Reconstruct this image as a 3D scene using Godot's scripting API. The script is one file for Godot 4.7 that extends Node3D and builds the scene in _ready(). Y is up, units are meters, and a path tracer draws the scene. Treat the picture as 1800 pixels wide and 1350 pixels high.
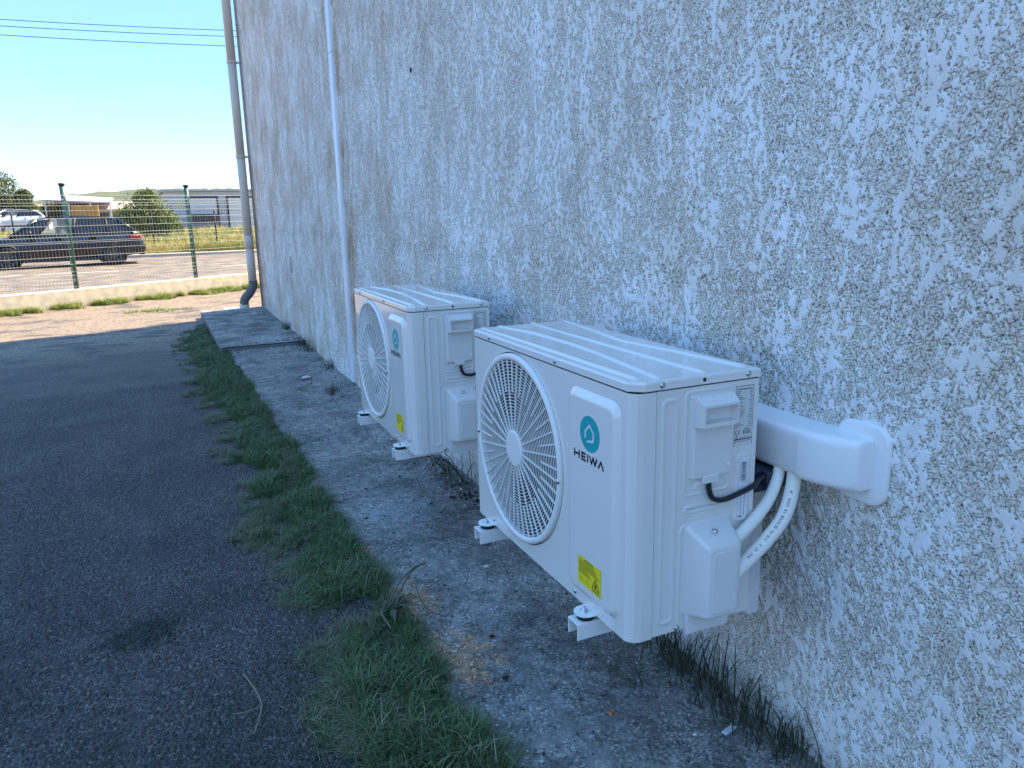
extends Node3D

# ---------------------------------------------------------------- helpers
var rng := RandomNumberGenerator.new()
var used := {}
var M := {}
const UW := 0.8185      # outdoor unit: width, depth, body height, lid height
const UD := 0.3118
const UH := 0.5329
const UL := 0.0221
const CORNER := -10.9   # far end of the long wall
const TILE := 2.4       # metres that one wall texture covers
const SUN_TO := Vector3(0.958, 0.0, -0.287)

func lin(r: float, g: float, b: float) -> Color:
	return Color(r, g, b).linear_to_srgb()

func mat(c: Color, rough := 0.8, metal := 0.0) -> StandardMaterial3D:
	var m := StandardMaterial3D.new()
	m.albedo_color = c
	m.roughness = rough
	m.metallic = metal
	return m

func numbered(called: String) -> String:
	if not used.has(called):
		used[called] = 0
		return called
	used[called] += 1
	return "%s_%03d" % [called, used[called]]

func tag(o: Node, label: String, category: String, group := "") -> void:
	o.set_meta("label", label)
	o.set_meta("category", category)
	if group != "":
		o.set_meta("group", group)

func thing(called: String, label: String, category: String, at := Vector3.ZERO, group := "") -> Node3D:
	var o := Node3D.new()
	o.name = numbered(called)
	add_child(o)
	o.position = at
	tag(o, label, category, group)
	return o

func new_st(smooth := false) -> SurfaceTool:
	var st := SurfaceTool.new()
	st.begin(Mesh.PRIMITIVE_TRIANGLES)
	st.set_smooth_group(0 if smooth else -1)
	return st

func done(st: SurfaceTool) -> ArrayMesh:
	st.generate_normals()
	return st.commit()

func put(mesh: Mesh, called: String, m: Material, parent: Node) -> MeshInstance3D:
	var o := MeshInstance3D.new()
	o.mesh = mesh
	o.material_override = m
	if parent == self:
		o.name = numbered(called)
	else:
		o.name = called
	parent.add_child(o, true)
	return o

func part(st: SurfaceTool, called: String, m: Material, parent: Node) -> MeshInstance3D:
	return put(done(st), called, m, parent)

func tri(st: SurfaceTool, a: Vector3, b: Vector3, c: Vector3) -> void:
	st.add_vertex(a); st.add_vertex(b); st.add_vertex(c)

func quad(st: SurfaceTool, a: Vector3, b: Vector3, c: Vector3, d: Vector3) -> void:
	tri(st, a, b, c); tri(st, a, c, d)

func uvquad(st: SurfaceTool, a: Vector3, b: Vector3, c: Vector3, d: Vector3) -> void:
	# a is the top left corner of the print, then clockwise
	var p := [a, b, c, a, c, d]
	var t := [Vector2(0, 0), Vector2(1, 0), Vector2(1, 1), Vector2(0, 0), Vector2(1, 1), Vector2(0, 1)]
	for i in 6:
		st.set_uv(t[i]); st.add_vertex(p[i])

# box with chamfered edges
func cbox(st: SurfaceTool, lo: Vector3, hi: Vector3, r := 0.003) -> void:
	var c := (lo + hi) * 0.5
	var h := (hi - lo) * 0.5
	r = minf(r, minf(h.x, minf(h.y, h.z)) * 0.9)
	for ax in 3:
		for s in [-1.0, 1.0]:
			var n := Vector3.ZERO; n[ax] = s
			var u := Vector3.ZERO; u[(ax + 1) % 3] = 1.0
			var v := Vector3.ZERO; v[(ax + 2) % 3] = 1.0
			var hu := h[(ax + 1) % 3] - r
			var hv := h[(ax + 2) % 3] - r
			var o := c + n * h[ax]
			if s > 0:
				quad(st, o - u * hu - v * hv, o - u * hu + v * hv, o + u * hu + v * hv, o + u * hu - v * hv)
			else:
				quad(st, o - u * hu - v * hv, o + u * hu - v * hv, o + u * hu + v * hv, o - u * hu + v * hv)
	for ax in 3:
		var b := (ax + 1) % 3
		var d := (ax + 2) % 3
		for sb in [-1.0, 1.0]:
			for sd in [-1.0, 1.0]:
				var e := Vector3.ZERO; e[ax] = h[ax] - r
				var p1 := c; p1[b] += sb * h[b]; p1[d] += sd * (h[d] - r)
				var p2 := c; p2[b] += sb * (h[b] - r); p2[d] += sd * h[d]
				if sb * sd > 0:
					quad(st, p1 - e, p1 + e, p2 + e, p2 - e)
				else:
					quad(st, p1 - e, p2 - e, p2 + e, p1 + e)
	for sx in [-1.0, 1.0]:
		for sy in [-1.0, 1.0]:
			for sz in [-1.0, 1.0]:
				var p := c + Vector3(sx * h.x, sy * h.y, sz * h.z)
				var a := p - Vector3(0, sy * r, sz * r)
				var b2 := p - Vector3(sx * r, 0, sz * r)
				var d2 := p - Vector3(sx * r, sy * r, 0)
				if sx * sy * sz > 0: tri(st, a, d2, b2)
				else: tri(st, a, b2, d2)

func box_part(lo: Vector3, hi: Vector3, called: String, m: Material, parent: Node, r := 0.003) -> MeshInstance3D:
	var st := new_st()
	cbox(st, lo, hi, r)
	return part(st, called, m, parent)

func rr(u0: float, v0: float, u1: float, v1: float, r: float, n := 5) -> PackedVector2Array:
	var out := PackedVector2Array()
	r = minf(r, minf(u1 - u0, v1 - v0) * 0.499)
	var cs := [Vector2(u1 - r, v1 - r), Vector2(u0 + r, v1 - r), Vector2(u0 + r, v0 + r), Vector2(u1 - r, v0 + r)]
	for k in 4:
		for i in n + 1:
			var a := PI * 0.5 * (k + float(i) / n)
			out.append(cs[k] + Vector2(cos(a), sin(a)) * r)
	return out

# stacked loops of equal length joined to a skin, the last one closed
func skin(st: SurfaceTool, loops: Array, cap := true, cap_first := false) -> void:
	for k in loops.size() - 1:
		var a: PackedVector3Array = loops[k]
		var b: PackedVector3Array = loops[k + 1]
		var n := a.size()
		for i in n:
			var j := (i + 1) % n
			quad(st, a[i], b[i], b[j], a[j])
	if cap:
		fan(st, loops[-1], false)
	if cap_first:
		fan(st, loops[0], true)

func fan(st: SurfaceTool, l: PackedVector3Array, flip: bool) -> void:
	var c := Vector3.ZERO
	for p in l: c += p
	c /= l.size()
	for i in l.size():
		var j := (i + 1) % l.size()
		if flip: tri(st, c, l[i], l[j])
		else: tri(st, c, l[j], l[i])

func in_frame(l: PackedVector2Array, f: Transform3D, h: float) -> PackedVector3Array:
	var out := PackedVector3Array()
	for q in l: out.append(f * Vector3(q.x, q.y, h))
	return out

# pressed panel: rounded rectangle raised (or sunk) by h out of the plane of frame f (x, y in the plane, z out)
func emboss(st: SurfaceTool, f: Transform3D, u0: float, v0: float, u1: float, v1: float, r: float, inset: float, h: float) -> void:
	var steps := [[0.0, 0.0], [0.22, 0.12], [0.5, 0.5], [0.78, 0.88], [1.0, 1.0], [1.35, 1.0]]
	var loops := []
	for s in steps:
		var k: float = inset * s[0]
		loops.append(in_frame(rr(u0 + k, v0 + k, u1 - k, v1 - k, maxf(r - k, 0.001)), f, h * s[1]))
	skin(st, loops)

# box that tapers from a base rectangle to a front rectangle, with rounded edges
func taper(st: SurfaceTool, f: Transform3D, base: Rect2, front: Rect2, h: float, r := 0.008, e := 0.008) -> void:
	var loops := []
	var nlev := 6
	loops.append(in_frame(rr(base.position.x, base.position.y, base.end.x, base.end.y, r), f, 0.0))
	var t0 := 1.0 - e / h
	for i in nlev + 1:
		var a := PI * 0.5 * i / nlev
		var t := t0 + (1.0 - t0) * sin(a)
		var k := e * (1.0 - cos(a))
		var lo := base.position.lerp(front.position, t) + Vector2(k, k)
		var hi := base.end.lerp(front.end, t) - Vector2(k, k)
		loops.append(in_frame(rr(lo.x, lo.y, hi.x, hi.y, r), f, h * t))
	var lo2 := front.position + Vector2(e, e) * 1.3
	var hi2 := front.end - Vector2(e, e) * 1.3
	loops.append(in_frame(rr(lo2.x, lo2.y, hi2.x, hi2.y, r), f, h))
	skin(st, loops)

func tube(st: SurfaceTool, path: PackedVector3Array, radii, sides := 10, cap := true) -> void:
	var loops := []
	var up := Vector3.UP
	var n := path.size()
	var prev := Vector3.ZERO
	for i in n:
		var d := (path[mini(i + 1, n - 1)] - path[maxi(i - 1, 0)]).normalized()
		if i == 0:
			up = Vector3.UP if absf(d.y) < 0.9 else Vector3.RIGHT
			prev = (up - d * up.dot(d)).normalized()
		else:
			prev = (prev - d * prev.dot(d)).normalized()
		var side := d.cross(prev)
		var l := PackedVector3Array()
		var r: float = radii[i] if radii is Array or radii is PackedFloat32Array else radii
		for k in sides:
			var a := TAU * k / sides
			l.append(path[i] + (prev * cos(a) + side * sin(a)) * r)
		loops.append(l)
	skin(st, loops, cap, cap)

func curve(points: Array, n := 24) -> PackedVector3Array:
	# Catmull-Rom through the points
	var out := PackedVector3Array()
	var m := points.size()
	for i in n + 1:
		var t := float(i) / n * (m - 1)
		var k := mini(int(t), m - 2)
		var a: Vector3 = points[maxi(k - 1, 0)]
		var d: Vector3 = points[mini(k + 2, m - 1)]
		out.append((points[k] as Vector3).cubic_interpolate(points[k + 1], a, d, t - k))
	return out

func lathe(st: SurfaceTool, f: Transform3D, prof: Array, n := 32) -> void:
	# prof: [radius, height along z of the frame]
	var loops := []
	for q in prof:
		var l := PackedVector3Array()
		for i in n:
			var a := TAU * i / n
			l.append(f * Vector3(cos(a) * q[0], sin(a) * q[0], q[1]))
		loops.append(l)
	skin(st, loops, false)

func noise(seed_: int, freq: float, type := FastNoiseLite.TYPE_SIMPLEX_SMOOTH, oct := 3) -> FastNoiseLite:
	var n := FastNoiseLite.new()
	n.seed = seed_
	n.frequency = freq
	n.noise_type = type
	n.fractal_type = FastNoiseLite.FRACTAL_FBM if oct > 1 else FastNoiseLite.FRACTAL_NONE
	n.fractal_octaves = oct
	return n

func grey(n: FastNoiseLite, w: int, h: int, stretch_h := 0) -> PackedByteArray:
	var im: Image = n.get_seamless_image(w, h)
	if stretch_h > 0:
		im.resize(w, stretch_h, Image.INTERPOLATE_CUBIC)
	im.convert(Image.FORMAT_L8)
	return im.get_data()

func tex_of(data: PackedByteArray, w: int, h: int, fmt: int) -> ImageTexture:
	var im := Image.create_from_data(w, h, false, fmt, data)
	im.generate_mipmaps()
	return ImageTexture.create_from_image(im)

func b8(x: float) -> int:
	return int(clampf(x, 0.0, 1.0) * 255.0)

var to_s := PackedByteArray()   # linear 0..255 -> sRGB byte

# ---------------------------------------------------------------- scene
func _ready() -> void:
	rng.seed = 7
	# camera
	var cam := Camera3D.new()
	cam.name = "camera"
	cam.basis = Basis(Vector3.UP, deg_to_rad(-24.618)) * Basis(Vector3.RIGHT, deg_to_rad(-12.92)) * Basis(Vector3.BACK, deg_to_rad(-1.19))
	cam.position = Vector3(-1.269, 1.2664, 0.0)
	cam.fov = 53.5
	cam.near = 0.05
	cam.far = 2000.0
	add_child(cam)
	cam.current = true
	# sky and exposure
	var we := WorldEnvironment.new()
	we.name = "environment"
	var env := Environment.new()
	env.background_mode = Environment.BG_SKY
	var sky := Sky.new()
	var sm := ProceduralSkyMaterial.new()
	sm.sky_top_color = lin(0.158, 0.338, 0.67)
	sm.sky_horizon_color = lin(0.60, 0.71, 0.77)
	sm.sky_curve = 0.05
	sm.ground_bottom_color = lin(0.18, 0.17, 0.15)
	sm.ground_horizon_color = lin(0.4, 0.42, 0.42)
	sm.sun_angle_max = 12.0
	sky.sky_material = sm
	env.sky = sky
	env.background_energy_multiplier = 0.80
	env.tonemap_mode = Environment.TONE_MAPPER_LINEAR
	env.tonemap_exposure = 3.3
	env.ssao_enabled = true
	env.ssil_enabled = true
	env.sdfgi_enabled = true
	we.environment = env
	add_child(we)
	# sun: behind the long wall, right and a little ahead
	var sun := DirectionalLight3D.new()
	sun.name = "sun"
	var el := deg_to_rad(52.0)
	var to := SUN_TO.normalized() * cos(el) + Vector3.UP * sin(el)
	sun.look_at_from_position(Vector3.ZERO, -to, Vector3.UP)
	sun.light_energy = 1.6
	sun.light_color = Color(1.0, 0.91, 0.77)
	sun.light_angular_distance = 0.5
	sun.shadow_enabled = true
	add_child(sun)

	to_s.resize(256)
	for i in 256:
		to_s[i] = b8(Color(i / 255.0, 0, 0).linear_to_srgb().r)
	make_materials()
	build_building()
	build_ground()
	build_units()
	build_fence()
	build_background()
	build_grass()
	build_bits()

func make_materials() -> void:
	M.paint = mat(lin(0.75, 0.73, 0.69), 0.16)
	M.paint.clearcoat_enabled = true
	M.paint.clearcoat = 0.7
	M.paint.clearcoat_roughness = 0.06
	M.paint_side = mat(lin(0.73, 0.715, 0.68), 0.24)
	M.plastic = mat(lin(0.72, 0.705, 0.68), 0.4)
	M.guard = mat(lin(0.74, 0.73, 0.70), 0.38)
	M.white_steel = mat(lin(0.80, 0.79, 0.77), 0.35)
	M.duct = mat(lin(0.82, 0.81, 0.80), 0.36)
	M.dark = mat(lin(0.012, 0.012, 0.014), 0.5)
	M.fan = mat(lin(0.025, 0.026, 0.028), 0.45)
	M.shroud = mat(lin(0.06, 0.062, 0.065), 0.6)
	M.coil = mat(lin(0.02, 0.02, 0.02), 0.6)
	M.rubber = mat(lin(0.012, 0.012, 0.013), 0.7)
	M.screw = mat(lin(0.55, 0.55, 0.55), 0.25, 1.0)
	M.teal = mat(lin(0.0, 0.34, 0.36), 0.4)
	M.logo_white = mat(lin(0.55, 0.68, 0.70), 0.4)
	M.ink = mat(lin(0.008, 0.008, 0.01), 0.5)
	M.sleeve = mat(lin(0.83, 0.81, 0.73), 0.62)
	M.black_cable = mat(lin(0.010, 0.012, 0.018), 0.35)
	M.navy = mat(lin(0.022, 0.032, 0.055), 0.4)
	M.pvc = mat(lin(0.60, 0.51, 0.42), 0.5)
	M.pvc_dark = mat(lin(0.115, 0.115, 0.115), 0.55)
	M.strip = mat(lin(0.70, 0.72, 0.76), 0.35)
	M.zinc = mat(lin(0.42, 0.43, 0.44), 0.4, 0.6)
	var fz := noise(61, 0.35, FastNoiseLite.TYPE_SIMPLEX, 2)
	var nt := grey(fz, 256, 256)
	var ni := Image.create_from_data(256, 256, false, Image.FORMAT_L8, nt)
	ni.bump_map_to_normal_map(1.5)
	M.sleeve.normal_enabled = true
	M.sleeve.normal_texture = ImageTexture.create_from_image(ni)
	M.sleeve.normal_scale = 0.4
	M.sleeve.uv1_triplanar = true
	M.sleeve.uv1_scale = Vector3.ONE * 8.0

# ---------------------------------------------------------------- the rendered building
var wall_h := PackedByteArray()
const WN := 2048

func wall_depth(z: float, y: float) -> float:
	var u := fposmod(-z / TILE, 1.0) * WN
	var v := fposmod(-y / TILE, 1.0) * WN
	var i := int(u) % WN
	var j := int(v) % WN
	return wall_h[j * WN + i] / 255.0

func make_wall_maps() -> void:
	var nP := noise(11, 0.050, FastNoiseLite.TYPE_SIMPLEX_SMOOTH, 4)
	nP.fractal_gain = 0.55
	var P := grey(nP, WN, WN * 5 / 8, WN)
	var nC := noise(12, 0.082, FastNoiseLite.TYPE_SIMPLEX, 2)
	nC.fractal_gain = 0.45
	var C := grey(nC, WN, WN)
	var F := grey(noise(13, 0.14, FastNoiseLite.TYPE_SIMPLEX, 2), WN, WN)
	var B := grey(noise(14, 0.008, FastNoiseLite.TYPE_SIMPLEX, 3), WN, WN / 2, WN)
	wall_h.resize(WN * WN)
	var col := PackedByteArray()
	col.resize(WN * WN * 3)
	var k := 0
	for i in WN * WN:
		var c := absi(C[i] - 128)            # small along the crevices between the grains
		var f := F[i]
		var raw: int = P[i] + ((B[i] - 128) >> 1) + ((f - 128) / 3) + mini(c, 40) / 3 - 8
		var h: int
		var r: int
		var g: int
		var b: int
		if raw > 139:
			# float-flattened skin
			h = 236 + (f >> 5)
			var t := 202 + (f >> 4)
			if raw < 144: h -= (144 - raw) * 9
			r = t; g = t; b = t
		else:
			# sandy grains that the float never touched
			var dome := mini(c, 44)
			h = 70 + dome * 2 + (raw >> 2) + (f >> 4)
			var t := 100 + (dome * 3) / 2 + (raw >> 3) + ((f - 128) >> 2)
			if c < 11: t -= (11 - c) * 11  # crevice shade painted into the colour, together with dirt
			r = t + 9; g = t + 1; b = t - 15
		wall_h[i] = clampi(h, 0, 255)
		col[k] = to_s[clampi(r, 18, 255)]; col[k + 1] = to_s[clampi(g, 16, 255)]; col[k + 2] = to_s[clampi(b, 14, 255)]
		k += 3
	var m := StandardMaterial3D.new()
	m.albedo_texture = tex_of(col, WN, WN, Image.FORMAT_RGB8)
	m.roughness = 0.75
	m.heightmap_enabled = true
	m.heightmap_texture = tex_of(wall_h, WN, WN, Image.FORMAT_L8)
	m.heightmap_scale = 0.42
	# rain streaks and grime, laid over the whole wall once
	var sw := 1024
	var sh := 512
	var S := grey(noise(15, 0.03, FastNoiseLite.TYPE_SIMPLEX, 4), sw, 64, sh)
	var S2 := grey(noise(16, 0.012, FastNoiseLite.TYPE_SIMPLEX, 5), sw, sh)
	var S3 := grey(noise(17, 0.25, FastNoiseLite.TYPE_SIMPLEX, 2), sw, 128, sh)
	var det := PackedByteArray()
	det.resize(sw * sh * 3)
	k = 0
	for j in sh:
		for i in sw:
			var q := j * sw + i
			var z := -float(i) / sw * 12.0      # metres along the wall
			var dirt := maxf(0.0, (S[q] - 110) / 255.0) * 0.30 + maxf(0.0, (S2[q] - 90) / 255.0) * 0.40 + (S3[q] / 255.0 - 0.3) * 0.25
			var amount := 0.45 + 0.55 * smoothstep(-2.5, -6.2, z)
			# run-off beside the joint cover
			amount += 0.7 * smoothstep(-5.3, -5.5, z) * (1.0 - smoothstep(-5.55, -5.56, z))
			dirt = clampf(dirt * amount, 0.0, 0.75)
			det[k] = b8(1.0 - dirt * 0.45); det[k + 1] = b8(1.0 - dirt * 0.66); det[k + 2] = b8(1.0 - dirt * 0.88)
			k += 3
	m.detail_enabled = true
	m.detail_blend_mode = BaseMaterial3D.BLEND_MODE_MUL
	m.detail_uv_layer = BaseMaterial3D.DETAIL_UV_2
	m.detail_albedo = tex_of(det, sw, sh, Image.FORMAT_RGB8)
	M.wall = m

func build_building() -> void:
	make_wall_maps()
	var bld := thing("rendered_building", "long building wall in flattened white and beige roughcast render", "building", Vector3(0, 0, 0))
	# the long wall, its relief modelled, finer where it is near the camera
	var zs := PackedFloat32Array()
	var z := 0.6
	while z > CORNER:
		zs.append(z)
		var d := maxf(1.0, Vector2(z, 1.27).length())
		z -= 0.0024 * d
	zs.append(CORNER)
	var ys := PackedFloat32Array()
	var y := -0.15
	while y < 4.6:
		ys.append(y)
		y += 0.0042 if y < 2.1 else 0.0042 + (y - 2.1) * 0.02
	ys.append(4.6)
	var nz := zs.size()
	var ny := ys.size()
	var vert := PackedVector3Array(); vert.resize(nz * ny)
	var uv := PackedVector2Array(); uv.resize(nz * ny)
	var uv2 := PackedVector2Array(); uv2.resize(nz * ny)
	var i := 0
	for a in nz:
		var zz := zs[a]
		var ui := (int(fposmod(-zz / TILE, 1.0) * WN)) % WN
		for b in ny:
			var yy := ys[b]
			var vj := (int(fposmod(-yy / TILE, 1.0) * WN)) % WN
			vert[i] = Vector3((255 - wall_h[vj * WN + ui]) * 0.000026, yy, zz)
			uv[i] = Vector2(-zz / TILE, -yy / TILE)
			uv2[i] = Vector2(-zz / 12.0, 1.0 - yy / 5.6)
			i += 1
	var nor := PackedVector3Array(); nor.resize(nz * ny)
	var idx := PackedInt32Array(); idx.resize((nz - 1) * (ny - 1) * 6)
	i = 0
	var k := 0
	for a in nz:
		var am := maxi(a - 1, 0) * ny
		var ap := mini(a + 1, nz - 1) * ny
		for b in ny:
			var bm := maxi(b - 1, 0)
			var bp := mini(b + 1, ny - 1)
			var dz := vert[ap + b] - vert[am + b]
			var dy := vert[a * ny + bp] - vert[a * ny + bm]
			nor[i] = dz.cross(dy).normalized() * -1.0 if dz.cross(dy).x > 0 else dz.cross(dy).normalized()
			i += 1
			if a < nz - 1 and b < ny - 1:
				var p := a * ny + b
				idx[k] = p; idx[k + 1] = p + ny + 1; idx[k + 2] = p + 1
				idx[k + 3] = p; idx[k + 4] = p + ny; idx[k + 5] = p + ny + 1
				k += 6
	var arr := []
	arr.resize(Mesh.ARRAY_MAX)
	arr[Mesh.ARRAY_VERTEX] = vert
	arr[Mesh.ARRAY_NORMAL] = nor
	arr[Mesh.ARRAY_TEX_UV] = uv
	arr[Mesh.ARRAY_TEX_UV2] = uv2
	arr[Mesh.ARRAY_INDEX] = idx
	var am_ := ArrayMesh.new()
	am_.add_surface_from_arrays(Mesh.PRIMITIVE_TRIANGLES, arr)
	put(am_, "wall", M.wall, bld)
	print("wall verts ", nz * ny)
	# rest of the building behind that skin
	var back := mat(lin(0.5, 0.48, 0.44), 0.85)
	box_part(Vector3(0.012, -0.2, CORNER + 0.002), Vector3(12.0, 5.6, 8.0), "core", back, bld, 0.01)
	box_part(Vector3(-0.004, 4.602, CORNER), Vector3(0.0118, 5.6, 8.0), "upper_wall", back, bld, 0.002)
	box_part(Vector3(-0.004, -0.2, 0.604), Vector3(0.0118, 4.598, 8.0), "near_wall", back, bld, 0.002)
	box_part(Vector3(-0.06, 5.604, CORNER - 0.08), Vector3(12.1, 5.68, 8.1), "parapet_cap", M.zinc, bld, 0.005)
	# plastered corner with its pale bead
	box_part(Vector3(-0.006, -0.15, CORNER - 0.05), Vector3(0.4, 4.6, CORNER - 0.002), "corner_bead", mat(lin(0.42, 0.36, 0.33), 0.8), bld, 0.004)
	# small spots on the render
	var patch := new_st(true)
	skin(patch, [in_frame(rr(-0.10, -0.09, 0.10, 0.10, 0.06), Transform3D(Basis(Vector3(0, 0, 1), Vector3(0, 1, 0), Vector3(-1, 0, 0)), Vector3(0.004, 0.75, -8.2)), 0.0), in_frame(rr(-0.085, -0.075, 0.08, 0.085, 0.05), Transform3D(Basis(Vector3(0, 0, 1), Vector3(0, 1, 0), Vector3(-1, 0, 0)), Vector3(0.004, 0.75, -8.2)), 0.009)])
	var pm := mat(lin(0.46, 0.38, 0.30), 0.9)
	part(patch, "render_repair", pm, bld)
	var lump := new_st(true)
	lathe(lump, Transform3D(Basis(Vector3(0, 0, 1.2), Vector3(0, 2.6, 0), Vector3(-1, 0, 0)), Vector3(0.002, 0.76, -8.28)), [[0.028, 0.0], [0.026, 0.012], [0.015, 0.022], [0.001, 0.025]], 9)
	part(lump, "mortar_lump", mat(lin(0.66, 0.64, 0.60), 0.9), bld)
	var hole := new_st(true)
	lathe(hole, Transform3D(Basis(Vector3(0, 0, 1), Vector3(0, 1.4, 0), Vector3(-1, 0, 0)), Vector3(0.0, 1.956, -3.912)), [[0.010, -0.004], [0.009, 0.003], [0.004, 0.006], [0.0005, 0.0065]], 8)
	part(hole, "plug", M.dark, bld)

	# joint cover strip
	var js := thing("joint_cover_strip", "pale blue white vertical joint cover strip on the rough wall", "joint cover", Vector3(0, 0, -5.66))
	var seg := [0.012, 2.35, 4.55]
	for s in 2:
		var st := new_st()
		var a: float = seg[s]
		var b: float = seg[s + 1] - 0.003
		var prof := [Vector2(0.004, 0.055), Vector2(-0.012, 0.05), Vector2(-0.016, 0.044), Vector2(-0.016, -0.044), Vector2(-0.012, -0.05), Vector2(0.004, -0.055)]
		for q in 5:
			var p0: Vector2 = prof[q]
			var p1: Vector2 = prof[q + 1]
			quad(st, Vector3(p0.x, a, p0.y), Vector3(p0.x, b, p0.y), Vector3(p1.x, b, p1.y), Vector3(p1.x, a, p1.y))
		part(st, "strip_length", M.strip, js)

	# rain downpipe at the far corner
	var dp := thing("rain_downpipe", "grey rain downpipe with dark offset elbow at the far wall corner", "downpipe", Vector3(-0.115, 0, -10.84))
	var cuts := [0.40, 0.83, 1.0, 2.0, 3.15, 4.75]
	for s in cuts.size() - 1:
		var st2 := new_st(true)
		var rad := 0.054 if s != 1 else 0.059
		tube(st2, PackedVector3Array([Vector3(0, cuts[s], 0), Vector3(0, cuts[s + 1] - 0.002, 0)]), rad, 20)
		part(st2, "pipe_socket" if s == 1 else "pipe_length", M.pvc, dp)
	for yy in [2.0, 3.15]:
		var st3 := new_st(true)
		tube(st3, PackedVector3Array([Vector3(0, yy - 0.015, 0), Vector3(0, yy + 0.015, 0)]), 0.061, 20)
		var cl := part(st3, "pipe_clip", M.pvc, dp)
		box_part(Vector3(0.056, yy - 0.012, -0.01), Vector3(0.115, yy + 0.012, 0.01), "clip_lug", M.pvc, cl, 0.002)
	var st4 := new_st(true)
	tube(st4, curve([Vector3(0, 0.398, 0), Vector3(0, 0.33, 0), Vector3(-0.05, 0.24, 0), Vector3(-0.12, 0.16, 0), Vector3(-0.135, 0.09, 0)], 20), 0.058, 20)
	part(st4, "elbow", M.pvc_dark, dp)
	var st5 := new_st(true)
	tube(st5, PackedVector3Array([Vector3(-0.135, 0.087, 0), Vector3(-0.135, 0.04, 0)]), 0.062, 20)
	part(st5, "shoe", M.pvc, dp)
	var cp := thing("conduit", "thin pinkish conduit running up beside the rain downpipe", "conduit", Vector3(-0.02, 0, -10.80))
	var st6 := new_st(true)
	tube(st6, PackedVector3Array([Vector3(0, 0.05, 0), Vector3(0, 4.5, 0)]), 0.012, 8)
	part(st6, "tube", mat(lin(0.40, 0.29, 0.26), 0.6), cp)
	for yy in [0.6, 1.6, 2.6, 3.6]:
		box_part(Vector3(-0.016, yy - 0.01, -0.017), Vector3(0.022, yy + 0.01, 0.017), "saddle", M.pvc, cp, 0.002)

# ---------------------------------------------------------------- ground
func yard_y(z: float) -> float:
	return -0.012 - 0.065 * smoothstep(-5.0, -10.5, z)

func grid_mesh(xs: PackedFloat32Array, zs: PackedFloat32Array, height: Callable, tint: Callable, tile: float) -> ArrayMesh:
	var nx := xs.size()
	var nz := zs.size()
	var same := (xs[1] > xs[0]) == (zs[1] > zs[0])
	var vert := PackedVector3Array(); vert.resize(nx * nz)
	var nor := PackedVector3Array(); nor.resize(nx * nz)
	var uv := PackedVector2Array(); uv.resize(nx * nz)
	var col := PackedColorArray(); col.resize(nx * nz)
	var i := 0
	for a in nx:
		for b in nz:
			vert[i] = Vector3(xs[a], height.call(xs[a], zs[b]), zs[b])
			uv[i] = Vector2(xs[a], zs[b]) / tile
			col[i] = tint.call(xs[a], zs[b])
			i += 1
	var idx := PackedInt32Array(); idx.resize((nx - 1) * (nz - 1) * 6)
	i = 0
	var k := 0
	for a in nx:
		for b in nz:
			var dx := vert[mini(a + 1, nx - 1) * nz + b] - vert[maxi(a - 1, 0) * nz + b]
			var dz := vert[a * nz + mini(b + 1, nz - 1)] - vert[a * nz + maxi(b - 1, 0)]
			var n := dz.cross(dx).normalized()
			nor[i] = n if n.y > 0 else -n
			i += 1
			if a < nx - 1 and b < nz - 1:
				var p := a * nz + b
				if same:
					idx[k] = p; idx[k + 1] = p + nz; idx[k + 2] = p + nz + 1
					idx[k + 3] = p; idx[k + 4] = p + nz + 1; idx[k + 5] = p + 1
				else:
					idx[k] = p; idx[k + 1] = p + nz + 1; idx[k + 2] = p + nz
					idx[k + 3] = p; idx[k + 4] = p + 1; idx[k + 5] = p + nz + 1
				k += 6
	var arr := []
	arr.resize(Mesh.ARRAY_MAX)
	arr[Mesh.ARRAY_VERTEX] = vert
	arr[Mesh.ARRAY_NORMAL] = nor
	arr[Mesh.ARRAY_TEX_UV] = uv
	arr[Mesh.ARRAY_COLOR] = col
	arr[Mesh.ARRAY_INDEX] = idx
	var m := ArrayMesh.new()
	m.add_surface_from_arrays(Mesh.PRIMITIVE_TRIANGLES, arr)
	return m

func steps(a: float, b: float, f: Callable) -> PackedFloat32Array:
	# from a down to b (or up), step size given by f(position)
	var out := PackedFloat32Array()
	var s := signf(b - a)
	var p := a
	while (b - p) * s > 0.0:
		out.append(p)
		p += s * float(f.call(p))
	out.append(b)
	return out

const AN := 1024
const AT := 1.0
var asph_h := PackedByteArray()
var conc_h := PackedByteArray()

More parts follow.
